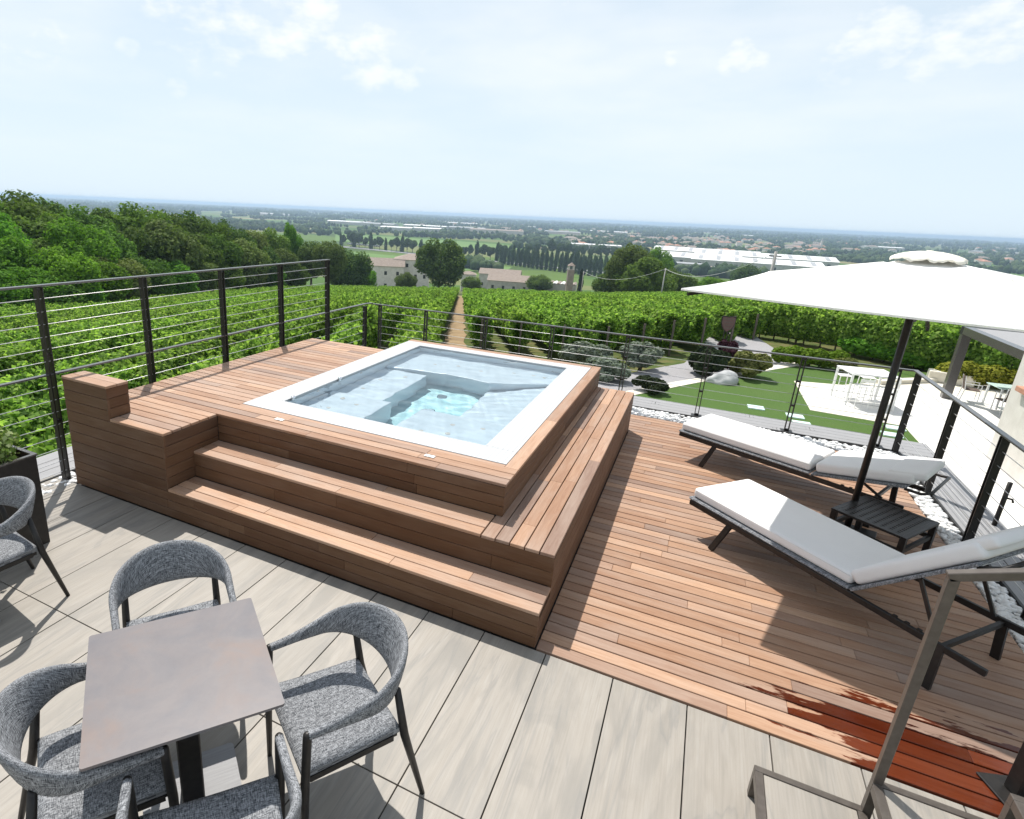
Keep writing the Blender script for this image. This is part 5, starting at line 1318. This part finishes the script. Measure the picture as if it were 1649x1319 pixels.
# shield sign on two posts
sg = thing('shield_sign', (1.20, 28.1, GZ), R(18), 'brown shield-shaped sign on two slim posts beside the driveway', 'sign')
def shield():
    def outline(s_):
        pts = [(-0.36,0.42),(-0.2,0.46),(0,0.42),(0.2,0.46),(0.36,0.42),(0.355,0.1),(0.30,-0.10),(0.18,-0.28),(0,-0.42),(-0.18,-0.28),(-0.30,-0.10),(-0.355,0.1)]
        return [(x*s_*0.82, z*s_*0.82) for x, z in pts]
    for nm, s_, y0, y1, mt in (('plaque', 0.88, -0.012, 0.012, 'shield'), ('border', 1.0, 0.0125, 0.03, 'black')):
        mb = MB().prism(outline(s_), y0, y1); mb.v = [(x, z, y+1.62) for x, y, z in mb.v]
        part(nm, mb.mesh(nm, mat=M[mt]), sg)
    for i in range(4):
        w = 0.22-0.03*i
        part('lettering', MB().box(-w, w, -0.0165, -0.0125, 1.86-0.13*i-0.02, 1.86-0.13*i+0.02).mesh('lettering', mat=M['bronze']), sg)
    for s_ in (-1, 1): part('post', MB().box(s_*0.07-0.017, s_*0.07+0.017, 0.031, 0.065, -0.05, 1.5).mesh('post', mat=M['black']), sg)
shield()
# frosted glass plates in the lawn
for i, ((u, v), lab) in enumerate(zip(((1217,657),(1207,675),(1280,671),(1291,683),(1441,690),(1436,701)),
     ('frosted glass plate in the lawn, farthest left one','frosted glass plate in the lawn near the left railing post','upper of two frosted glass plates by the middle railing post','lower of two frosted glass plates by the middle railing post','small frosted plate in the lawn corner by the umbrella pole','frosted plate nearest the terrace at the lawn corner'))):
    p = atz(u, v, G); o = part('glass_plate', MB().cbox(-0.24, 0.24, -0.2, 0.2, 0.0, 0.05, 0.006).mesh('glass_plate', mat=M['glass_plate']), loc=(p[0], p[1], G-0.012), rot=(0, 0, 0.05))
    tag(o, lab, 'glass plate', 'frosted plates set in the lawn')
# white bar table and stools
bt = thing('bar_table', (5.5, 23.95, GZ+0.055), R(12), 'white high bar table on the pale patio', 'bar table')
part('tabletop', MB().cbox(-0.72, 0.72, -0.62, 0.62, 1.06, 1.10, 0.006).mesh('tabletop', mat=M['white_metal']), bt)
for sx in (-1, 1):
    for sy in (-1, 1):
        part('leg', MB().box(sx*0.68-0.03, sx*0.68+0.03, sy*0.58-0.03, sy*0.58+0.03, 0, 1.0595).mesh('leg', mat=M['white_metal']), bt)
def bar_stool():
    o = thing('bar_stool', (0, 0, 0))
    part('seat', MB().cbox(-0.20, 0.20, -0.19, 0.19, 0.735, 0.765, 0.006).mesh('seat', mat=M['white_metal']), o)
    part('backrest', MB().bar((-0.18,-0.19,0.96),(0.18,-0.19,0.96),0.015,0.10).bar((-0.19,-0.185,0.766),(-0.19,-0.20,1.02),0.022).bar((0.19,-0.185,0.766),(0.19,-0.20,1.02),0.022).mesh('backrest', mat=M['white_metal']), o)
    for sx in (-1, 1):
        for sy in (-1, 1):
            part('leg', MB().bar((sx*0.18,sy*0.17,0.735),(sx*0.20,sy*0.20,0.0),0.022).mesh('leg', mat=M['white_metal']), o)
    part('footrest', MB().bar((-0.19,0.19,0.30),(0.19,0.19,0.30),0.018).bar((-0.19,-0.19,0.30),(0.19,-0.19,0.30),0.018).mesh('footrest', mat=M['white_metal']), o)
    return o
bs = bar_stool()
spots = [(-0.36,-0.72,0,'white bar stool at the near left of the white bar table'),(0.36,-0.72,0,'white bar stool at the near right of the white bar table'),(-0.36,0.72,PI,'white bar stool at the far left of the white bar table'),(0.36,0.72,PI,'white bar stool at the far right of the white bar table')]
for i, (dx, dy, rz, lab) in enumerate(spots):
    c_, s_ = math.cos(R(12)), math.sin(R(12)); p = (5.5+dx*c_-dy*s_, 23.95+dx*s_+dy*c_, GZ+0.055)
    if i == 0: bs.location = p; bs.rotation_euler = (0, 0, rz+R(12)); tag(bs, lab, 'bar stool', 'white bar stools')
    else: copy_thing(bs, p, rz+R(12), lab, 'bar stool', 'white bar stools')
# dining set behind the house corner
dt = thing('dining_table', (10.35, 26.3, GZ+0.055), R(8), 'white dining table with pale blue top at the house corner', 'table')
part('tabletop', MB().cbox(-0.8, 0.8, -0.45, 0.45, 0.72, 0.75, 0.005).mesh('tabletop', mat=M['glass_plate']), dt)
for sx in (-1, 1):
    for sy in (-1, 1): part('leg', MB().box(sx*0.74-0.025, sx*0.74+0.025, sy*0.39-0.025, sy*0.39+0.025, 0, 0.7195).mesh('leg', mat=M['white_metal']), dt)
def garden_chair():
    o = thing('garden_chair', (0, 0, 0))
    part('seat', MB().cbox(-0.23, 0.23, -0.22, 0.22, 0.42, 0.45, 0.006).mesh('seat', mat=M['brown_weave']), o)
    part('backrest', MB().bar((0,-0.215,0.50),(0,-0.28,0.88),0.42,0.02,up=(0,1,0)).mesh('backrest', mat=M['brown_weave']), o)
    for s_ in (-1, 1):
        part('side_frame', MB().bar((s_*0.245,0.21,0.0),(s_*0.245,0.21,0.65),0.025).bar((s_*0.245,-0.27,0.0),(s_*0.245,-0.21,0.45),0.025).bar((s_*0.245,-0.21,0.45),(s_*0.245,-0.285,0.90),0.025).bar((s_*0.245,0.22,0.65),(s_*0.245,-0.25,0.66),0.03,0.02).mesh('side_frame', mat=M['white_metal']), o)
    return o
gc = garden_chair(); gc.location = (9.15, 26.6, GZ+0.055); gc.rotation_euler = (0, 0, R(-98)); tag(gc, 'brown and white garden chair at the far end of the dining table', 'garden chair', 'garden chairs at the dining table')
copy_thing(gc, (9.75, 25.45, GZ+0.055), R(12), 'brown and white garden chair nearer the house corner', 'garden chair', 'garden chairs at the dining table')
# stone block seat
o = part('stone_bench', MB().cbox(-0.7, 0.7, -0.28, 0.28, 0, 0.42, 0.02).mesh('stone_bench', mat=M['cream_stone']), loc=(9.45, 29.6, GZ+0.055), rot=(0, 0, -0.12)); tag(o, 'cream stone block bench in front of the golden hedge', 'bench')
o = part('low_kerb', MB().box(-1.6, 1.6, -0.15, 0.15, 0, 0.16).mesh('low_kerb', mat=M['cream_stone']), loc=(7.9, 28.6, GZ+0.03), rot=(0, 0, 0.72)); tag(o, kind='structure')
# pergola
pg = thing('pergola', (8.52, 26.6, GZ+0.05), 0, 'dark grey flat-roofed pergola attached to the house at the right edge', 'pergola')
part('post', MB().cbox(-0.13, 0.13, -0.13, 0.13, 0, 2.36, 0.01).mesh('post', mat=M['rail']), pg)
part('beam', MB().box(-0.15, 8.0, -0.13, 0.13, 2.361, 2.62).mesh('beam', mat=M['black']), pg)
part('beam', MB().box(-0.15, 0.11, -7.6, -0.131, 2.361, 2.62).mesh('beam', mat=M['rail']), pg)
part('roof', MB().box(0.112, 8.0, -7.6, -0.132, 2.55, 2.61).mesh('roof', mat=M['composite']), pg)
# house wing below the terrace
hs = thing('house', (7.55, 10.0, GZ), 0, 'cream rendered house wing rising beside the patio at the right edge', 'house')
part('wall', MB().box(0.0, 8.0, -0.4, 9.75, 0.05, 3.6).mesh('wall', mat=M['plaster']), hs)
part('window_sill', MB().cbox(-0.14, 0.0, 7.6, 9.2, 2.05, 2.18, 0.01).mesh('window_sill', mat=M['roof_red']), hs)
# slim garden lamp behind the railing corner
gl = thing('garden_lamp', (8.0, 30.6, GZ), 0, 'slim dark garden lamp post before the right vineyard', 'lamp post')
part('pole', MB().tube([(0,0,-0.05),(0,0,2.2)], 0.04, 8).mesh('pole', mat=M['rail']), gl)
part('lamp_head', MB().cbox(-0.09, 0.09, -0.09, 0.09, 2.2005, 2.65, 0.01).mesh('lamp_head', mat=M['rail']), gl)
# power poles and wires
def utility_pole(u, vtop, d, r_, label):
    t = at_dist(u, vtop, d); g = gnd(t[0], t[1])
    o = thing('utility_pole', (t[0], t[1], g-0.3), 0, label, 'utility pole', 'utility poles along the vineyard')
    part('pole', MB().tube([(0,0,0),(0,0,t[2]-g+0.3)], [r_*1.2, r_*0.8], 8).mesh('pole', smooth_shade=True, mat=M['wall_grey']), o)
    part('crossarm', MB().box(-0.5, 0.5, -0.05, 0.05, t[2]-g-0.15, t[2]-g-0.05).mesh('crossarm', mat=M['rail']), o); return Vector((t[0], t[1], t[2]-0.1))
pA = utility_pole(1250, 405, 62, 0.15, 'thick concrete utility pole behind the umbrella')
pB = utility_pole(1072, 432, 105, 0.10, 'thin utility pole right of the bushy olive tree')
pC = Vector(at_dist(942, 438, 150))
pD = utility_pole(940, 437, 152, 0.10, 'thin far utility pole near the brick tower')
for a, b, lab in ((pA, pB, 'pale sagging wire from the thick utility pole to the thin one'), (pB, pD, 'pale sagging wire running on to the far utility pole')):
    pts = [a.lerp(b, i/14)-Vector((0, 0, 2.2*(1-(2*i/14-1)**2)*(a-b).length/60)) for i in range(15)]
    L0 = pts[0]; o = part('overhead_wire', MB().tube([p-L0 for p in pts], 0.022, 5).mesh('overhead_wire', mat=M['roof_white']), loc=L0); tag(o, lab, 'wire', 'overhead wires')

# ================================================================== THE PLAIN
def house_mesh(kind, w, d, h, rh, hip=True):
    """walls, eaves and roof as separate meshes"""
    wl = MB().box(-w/2, w/2, -d/2, d/2, -2, h); o = 0.45; rl = max(0.0, (w-d)/2 if hip else w/2+o)
    rf = MB().add([(-w/2-o,-d/2-o,h+0.002),(w/2+o,-d/2-o,h+0.002),(w/2+o,d/2+o,h+0.002),(-w/2-o,d/2+o,h+0.002),(-rl,0,h+rh),(rl,0,h+rh)], [(3,2,1,0),(0,1,5,4),(2,3,4,5),(1,2,5),(3,0,4)])
    return wl, rf
def building(name, loc, rz, w, d, h, rh, label, cat, group, wall, roof, floors=2, bays=4, hip=True, windows=True):
    t = thing(name, tuple(loc), rz, label, cat, group); wl, rf = house_mesh(name, w, d, h, rh, hip)
    part('wall', wl.mesh('wall', mat=M[wall]), t); part('roof', rf.mesh('roof', mat=M[roof]), t)
    if windows:
        wm_ = MB().box(-0.55, 0.55, -0.05, 0.05, 0, 1.5).mesh('window', mat=M['window'])
        for f in range(floors):
            z = h*(f+0.30)/floors
            for b_ in range(bays):
                x = -w/2+w*(b_+0.5)/bays
                part('window', wm_, t, loc=(x, -d/2-0.02, z))
            for b_ in range(max(1, bays//2)):
                y = -d/2+d*(b_+0.5)/max(1, bays//2)
                part('window', wm_, t, loc=(-w/2-0.02, y, z), rot=(0, 0, PI/2))
    return t
def bface(u, v, d): # place by bearing and distance, ground height
    p = at_dist(u, v, d); return np.array([p[0], p[1], gnd(p[0], p[1])])
FARM = R(24)
def top_h(u, v, d):
    p = at_dist(u, v, d); return p[2]-gnd(p[0], p[1])
q = bface(664, 420, 255); h = top_h(664, 417, 255)
building('farmhouse', q, FARM, 15, 12, h, 2.2, 'tall pale three-storey farmhouse left of the big dark tree', 'house', 'farm buildings', 'wall_white', 'roof_tile', 3, 4)
q = bface(622, 430, 250); h = top_h(622, 427, 250)
building('farmhouse', q, FARM+0.05, 15, 10, h, 3.0, 'lower pale farmhouse wing with tiled roof left of the tall block', 'house', 'farm buildings', 'wall_white', 'roof_tile', 2, 3, hip=False)
q = bface(603, 430, 262); h = top_h(603, 424, 262)
building('farmhouse', q, FARM, 10, 12, h, 2.4, 'leftmost small tiled farm building of the pale farm', 'house', 'farm buildings', 'wall_white', 'roof_tile', 2, 2)
q = bface(754, 450, 250); h = top_h(754, 441, 250)
building('outbuilding', q, FARM, 6, 5, h, 1.2, 'small white outbuilding just right of the big dark tree', 'outbuilding', 'farm buildings', 'wall_white', 'roof_tile', 1, 2)
q = bface(806, 438, 300); h = top_h(806, 441, 300)
building('barn', q, R(12), 20, 9, h, 2.4, 'upper long tiled barn with a row of dark openings', 'barn', 'farm buildings', 'wall_grey', 'roof_tile', 1, 6, hip=False)
q = bface(830, 448, 275); h = top_h(830, 452, 275)
building('barn', q, R(12), 24, 11, h, 2.6, 'lower long tiled barn nearest the vineyard', 'barn', 'farm buildings', 'wall_grey', 'roof_tile', 1, 5, hip=False)
def striped_shed():
    q = bface(892, 452, 270); h = top_h(892, 455, 270)
    t = thing('striped_shed', tuple(q), R(8), 'low shed with striped roof beside the brick tower', 'shed', 'farm buildings')
    part('wall', MB().box(-10, 10, -5, 5, -2, h).mesh('wall', mat=M['wall_grey']), t)
    for i in range(12):
        x = -10+i*20/12; part('roof_panel', MB().add([(x,-5.3,h+0.05),(x+1.0,-5.3,h+0.5),(x+1.0,5.3,h+0.5),(x,5.3,h+0.05),(x+1.62,-5.3,h+0.05),(x+1.62,5.3,h+0.05)], [(0,1,2,3),(1,4,5,2),(0,4,1),(3,2,5)]).mesh('roof_panel', mat=M['roof_tile'] if i % 2 else M['roof_white']), t)
striped_shed()
def brick_tower():
    q = bface(919, 440, 255); h = top_h(919, 428, 255)
    t = thing('brick_tower', tuple(q), R(20), 'slim weathered brick tower standing above the farm roofs', 'tower')
    part('shaft', MB().box(-1.3, 1.3, -1.3, 1.3, -2, h-1.6).mesh('shaft', mat=M['roof_tile']), t)
    part('belfry', MB().box(-1.2, -0.7, -1.2, -0.7, h-1.6, h).box(0.7, 1.2, -1.2, -0.7, h-1.6, h).box(-1.2, -0.7, 0.7, 1.2, h-1.6, h).box(0.7, 1.2, 0.7, 1.2, h-1.6, h).mesh('belfry', mat=M['wall_white']), t)
    part('roof', MB().add([(-1.5,-1.5,h),(1.5,-1.5,h),(1.5,1.5,h),(-1.5,1.5,h),(0,0,h+1.4)], [(3,2,1,0),(0,1,4),(1,2,4),(2,3,4),(3,0,4)]).mesh('roof', mat=M['roof_tile']), t)
brick_tower()

# fields and road
def field(name, pxs, col, dz):
    P = [atz(u, v, PLAIN+0.3) for u, v in pxs]; me = MB().prism([(p[0], p[1]) for p in P], PLAIN-0.6, PLAIN+0.35+dz).mesh(name, mat=col)
    return tag(part(name, me), kind='structure')
FG = [mat_noise('field_green', (0.075,0.15,0.022), (0.105,0.19,0.03), 0.02, 0.95, bmp=0, kind='Object', rnd=0), mat_noise('field_pale', (0.16,0.18,0.06), (0.22,0.21,0.09), 0.02, 0.95, bmp=0, rnd=0), mat_noise('field_dark', (0.05,0.10,0.02), (0.07,0.125,0.026), 0.02, 0.95, bmp=0, rnd=0)]
field('field', [(520,402),(690,416),(720,424),(735,442),(520,442)], FG[0], 0.0)
field('field', [(690,418),(825,430),(800,446),(735,442)], FG[0], 0.05)
field('field', [(540,376),(705,386),(860,398),(860,403),(700,398),(540,388)], FG[0], 0.02)
field('field', [(830,384),(1000,394),(1000,400),(860,397)], FG[2], 0.06)
field('field', [(330,352),(520,366),(530,378),(330,362)], FG[1], 0.02)
field('field', [(1500,424),(1649,430),(1649,446),(1520,440)], FG[0], 0.02)
field('field', [(520,442),(740,443),(1010,475),(1000,520),(480,520)], FG[2], -0.2)
field('road', [(540,395.2),(822,422.5),(990,440),(990,442),(822,424.5),(540,397)], M['asphalt'], 0.12)
# industrial halls and the white factory
def hall(u, v, w, d, h, rz, roof, label, group='industrial halls on the plain', bays=0):
    q = atz(u, v, PLAIN); t = thing('warehouse', (q[0], q[1], PLAIN), rz, label, 'warehouse', group)
    part('wall', MB().box(-w/2, w/2, -d/2, d/2, -1, h).mesh('wall', mat=M['wall_grey']), t)
    part('roof', MB().add([(-w/2-0.5,-d/2-0.5,h+0.01),(w/2+0.5,-d/2-0.5,h+0.01),(w/2+0.5,d/2+0.5,h+0.01),(-w/2-0.5,d/2+0.5,h+0.01),(-w/2-0.5,0,h+d*0.05),(w/2+0.5,0,h+d*0.05)], [(3,2,1,0),(0,1,5,4),(2,3,4,5),(1,2,5),(3,0,4)]).mesh('roof', mat=M[roof]), t)
    for i in range(bays):
        x = -w/2+(i+0.5)*w/bays; part('skylight', MB().add([(x-w/bays*0.12,-d*0.42,h+d*0.008+0.3),(x+w/bays*0.12,-d*0.42,h+d*0.008+0.3),(x+w/bays*0.12,-d*0.06,h+d*0.044+0.3),(x-w/bays*0.12,-d*0.06,h+d*0.044+0.3)], [(0,1,2,3)]).mesh('skylight', mat=M['roof_grey']), t)
        part('door', MB().box(x-2, x+2, -d/2-0.08, -d/2-0.01, 0, h*0.6).mesh('door', mat=M['window']), t)
    return t
RZ = R(12)
hall(1112, 423, 125, 95, 9, RZ-0.22, 'roof_white', 'large white-roofed factory hall, left half above the umbrella', 'the white factory', 6)
hall(1135, 414, 160, 95, 9.5, RZ-0.22, 'roof_white', 'large white-roofed factory hall behind the left factory half', 'the white factory', 7)
hall(1225, 422.5, 190, 95, 9.5, RZ-0.22, 'roof_white', 'long white-roofed factory hall behind the right factory half', 'the white factory', 8)
hall(1212, 432, 150, 85, 9, RZ-0.22, 'roof_white', 'large white-roofed factory hall, right half touching the umbrella', 'the white factory', 7)
hall(1095, 431, 60, 22, 6, RZ-0.22, 'roof_grey', 'dark low shed in front of the white factory', 'the white factory', 3)
hall(1150, 437, 34, 16, 5, RZ-0.2, 'roof_tile', 'small brown-roofed block in front of the white factory', 'the white factory', 3)
hall(1104, 408, 110, 46, 8, RZ-0.22, 'roof_grey', 'grey hall with bright skylight stripes behind the white factory', 'the white factory', 5)
hall(958, 402, 90, 26, 9, RZ+0.05, 'roof_white', 'long white building behind the poplars', bays=6)
for i, (u, v, w, d, h, rf, lab) in enumerate([(640,371.5,90,45,9,'roof_white','white-roofed hall nearest the roadside trees at far left'),(690,373,85,40,9,'roof_white','white-roofed hall in the middle of the industrial strip'),
   (686,368,150,45,9,'roof_white','wide white hall behind the industrial strip'),(752,371,120,45,9,'roof_grey','grey hall at the right of the industrial strip'),(800,376,160,50,10,'roof_tile','long brown-roofed hall right of the industrial strip'),
   (600,364,170,50,9,'roof_grey','grey hall at the left end of the industrial strip'),(560,361,140,50,9,'roof_white','pale hall farthest left of the industrial strip'),(850,367.5,70,30,8,'roof_white','small bright hall beyond the long brown-roofed hall'),
   (745,362,150,40,8,'roof_white','distant white hall behind the grey one'),(905,377,120,40,8,'roof_grey','grey hall among trees right of the green field'),(980,376,150,40,8,'roof_white','pale hall left of the town'),(440,347,200,50,9,'roof_white','distant pale hall above the left wood'),
   (1420,402,110,40,8,'roof_white','white hall just left of the umbrella top'),(1600,410,120,40,8,'roof_grey','grey hall right of the umbrella top'),(1180,381,190,40,9,'roof_white','distant bright sheds beyond the town')]):
    hall(u, v, w, d, h, RZ+0.1*math.sin(i*2.3), rf, lab)
# car park along the road
car_me = MB().box(-2.1, 2.1, -0.85, 0.85, 0.25, 0.85).add([(-1.4,-0.8,0.85),(1.5,-0.8,0.85),(1.5,0.8,0.85),(-1.4,0.8,0.85),(-0.8,-0.7,1.42),(0.9,-0.7,1.42),(0.9,0.7,1.42),(-0.8,0.7,1.42)], [(0,1,5,4),(1,2,6,5),(2,3,7,6),(3,0,4,7),(4,5,6,7)]).mesh('body', mat=M['car_paint'])
wheel_me = MB().tube([(0,-0.1,0),(0,0.1,0)], 0.32, 8).mesh('wheel', mat=M['trim_dark'])
cr = random.Random(6)
for i in range(16):
    q = atz(562+i*3.1, 393.2+i*0.28+cr.uniform(-0.6, 0.4), PLAIN+0.6)
    t = thing('parked_car', (q[0], q[1], PLAIN+0.6), cr.uniform(-0.1, 0.3), f'tiny parked car, {ordn(i)} from the left by the roadside trees', 'car', 'cars parked by the road'); t.scale = (1.5, 1.5, 1.5)
    part('body', car_me, t)
    for sx in (-1.3, 1.3):
        for sy in (-0.8, 0.8): part('wheel', wheel_me, t, loc=(sx, sy, 0.32))
# the town: houses with hipped roofs
hv = []
for i, (w, d, h, rh) in enumerate(((14,11,6.5,2.6),(18,11,7,2.8),(12,12,9,2.4),(26,12,7.5,2.8))):
    wl, rf = house_mesh('h', w, d, h, rh); hv.append((wl.mesh('wall', mat=M['wall_white']), rf.mesh('roof', mat=M['roof_red'] if i % 2 == 0 else M['roof_tile'])))
tr_ = random.Random(41)
town = []
areas = [((905,382),(1090,402),34,'left part of the town'),((1065,384),(1340,412),90,'middle of the town'),((1280,388),(1445,408),30,'town edge left of the umbrella top'),((1570,398),(1649,428),16,'outskirts right of the umbrella top'),((130,344),(330,352),14,'hamlet above the left wood'),((560,352),(1000,374),40,'far villages behind the industrial strip'),((1000,366),(1649,388),70,'far villages beyond the town')]
for (a, b, n, where) in areas:
    for i in range(n):
        u = tr_.uniform(a[0], b[0]); f = tr_.random(); hz = 311+u*0.0455
        v = a[1]+(b[1]-a[1])*f
        if where.startswith('far'): v = hz+ (a[1]-(311+a[0]*0.0455)-3)+14*f*f
        q = atz(u, max(v, hz+9), PLAIN)
        k = tr_.randrange(4); town.append((q[0], q[1], k, where))
town.sort(key=lambda q: (q[3], proj((q[0], q[1], PLAIN))[0])); cnt = {}
for i, (x, y, k, where) in enumerate(town):
    c_ = cnt.get(where, 0); cnt[where] = c_+1
    t = thing('town_house', (x, y, PLAIN), tr_.choice([0.2, 0.2+PI/2, -0.2, 0.5]), f'{"red" if k % 2 == 0 else "brown"}-roofed pale house, {ordn(c_)} from the left in the {where}', 'house', f'houses in the {where}')
    s_ = tr_.uniform(0.9, 1.25); t.scale = (s_, s_, s_); part('wall', hv[k][0], t); part('roof', hv[k][1], t)
def church():
    q = atz(1312, 404, PLAIN); t = thing('church', (q[0], q[1], PLAIN), R(15), 'white church with a bell tower in the town', 'church')
    part('nave', MB().box(-9, 9, -7, 7, -1, 13).mesh('nave', mat=M['wall_white']), t)
    part('roof', MB().add([(-9.5,-7.5,13.01),(9.5,-7.5,13.01),(9.5,7.5,13.01),(-9.5,7.5,13.01),(-9.5,0,17),(9.5,0,17)], [(3,2,1,0),(0,1,5,4),(2,3,4,5),(1,2,5),(3,0,4)]).mesh('roof', mat=M['roof_tile']), t)
    part('bell_tower', MB().box(10, 14.5, -2.2, 2.2, -1, 26).mesh('bell_tower', mat=M['wall_white']), t)
    part('spire', MB().add([(9.8,-2.4,26.01),(14.7,-2.4,26.01),(14.7,2.4,26.01),(9.8,2.4,26.01),(12.25,0,33)], [(3,2,1,0),(0,1,4),(1,2,4),(2,3,4),(3,0,4)]).mesh('spire', mat=M['roof_grey']), t)
church()
# far woods, hedgerows and tree belts: one mass
def far_woods():
    rg = np.random.default_rng(17)
    bm = bmesh.new(); bmesh.ops.create_icosphere(bm, subdivisions=1, radius=1.0); ico = np.array([v.co[:] for v in bm.verts]); fac = np.array([[v.index for v in f.verts] for f in bm.faces]); bm.free()
    P = []; S = []
    def line(cx, cy, ang, L_, sp, h):
        n = max(2, int(L_/sp)); t = np.linspace(-L_/2, L_/2, n)+rg.normal(size=n)*sp*0.2
        for k in t:
            P.append((cx+math.cos(ang)*k+rg.normal()*2, cy+math.sin(ang)*k+rg.normal()*2)); S.append(h*rg.uniform(0.7, 1.25))
    A0, A1 = R(-66), R(26)                       # bearings in view
    for i in range(1000):
        d = 1250*(10000/1250)**(rg.random()**0.85); a = -rg.uniform(-A1, -A0)
        x, y = d*math.sin(a), d*math.cos(a); big = max(1.0, d/2200)
        kind = rg.random()
        if kind < 0.68: line(x, y, rg.choice([0.45, 0.45+PI/2])+rg.normal()*0.08, rg.uniform(60, 220)*big, 8*big, 4.6*min(big, 1.9))
        else:
            for k in range(rg.integers(4, 16)): P.append((x+rg.normal()*22*big, y+rg.normal()*14*big)); S.append(5.5*rg.uniform(0.7, 1.3)*min(big, 1.8))
    for (u0, v0, u1, v1, n) in ((815,387,930,397,60),(690,366,760,372,30),(905,388,1000,398,60),(1000,392,1290,422,220),(1290,392,1440,418,120),(1560,400,1660,440,120),(330,356,540,378,120),(540,376,830,386,60),(830,400,1060,408,50),(1080,440,1240,452,60),(740,428,800,440,40)):
        for k in range(n):
            f = rg.random(); q = atz(u0+(u1-u0)*f+rg.normal()*4, v0+(v1-v0)*min(1, max(0, f+rg.normal()*0.15))+rg.normal()*1.2, PLAIN)
            P.append((q[0], q[1])); S.append(rg.uniform(4.0, 6.6))
    P = np.array(P); S = np.array(S); n = len(P)
    occ = [(x, y) for x, y, k, w in town]+[tuple(atz(u, v, PLAIN)[:2]) for u, v in ((1112,423),(1135,414),(1225,422.5),(1212,432),(1104,408))]
    keep = np.ones(n, bool)
    for j, (x, y) in enumerate(occ):
        r_ = 12 if j < len(town) else 95
        keep &= np.hypot(P[:, 0]-x, P[:, 1]-y) > r_
    P, S = P[keep], S[keep]; n = len(P)
    z = ground(P[:, 0], P[:, 1])
    sc_ = S[:, None]*np.stack([rg.uniform(0.85, 1.3, n), rg.uniform(0.85, 1.3, n), rg.uniform(0.9, 1.45, n)], -1)
    v = ico[None]*sc_[:, None, :]*rg.uniform(0.72, 1.2, (n, len(ico), 1)); v[..., 2] += (S*0.95)[:, None]
    v += np.stack([P[:, 0], P[:, 1], z], -1)[:, None, :]
    f = (fac[None]+np.arange(n)[:, None, None]*len(ico)).reshape(-1, 3)
    me = mesh_np('far_woods', v.reshape(-1, 3), f); me.materials.append(M['far_tree'])
    tag(part('far_woods', me), 'hedgerows, woods and tree belts spread over the hazy plain', 'woods', kind='stuff'); print('far trees', n)
far_woods()

# ================================================================== HAZE
hz_me = MB().box(-24000, 24000, -300, 24000, PLAIN-2.0, 9.0).mesh('haze')
hm = bpy.data.materials.new('haze'); hm.use_nodes = True; t = hm.node_tree; t.nodes.clear()
ho = t.nodes.new('ShaderNodeOutputMaterial'); vol = t.nodes.new('ShaderNodeVolumePrincipled')
vol.inputs['Color'].default_value = (0.60, 0.79, 1.0, 1); vol.inputs['Density'].default_value = 1.75e-4; vol.inputs['Anisotropy'].default_value = 0.25
t.links.new(vol.outputs[0], ho.inputs['Volume'])
hz_me.materials.append(hm)
tag(part('haze', hz_me), kind='stuff')
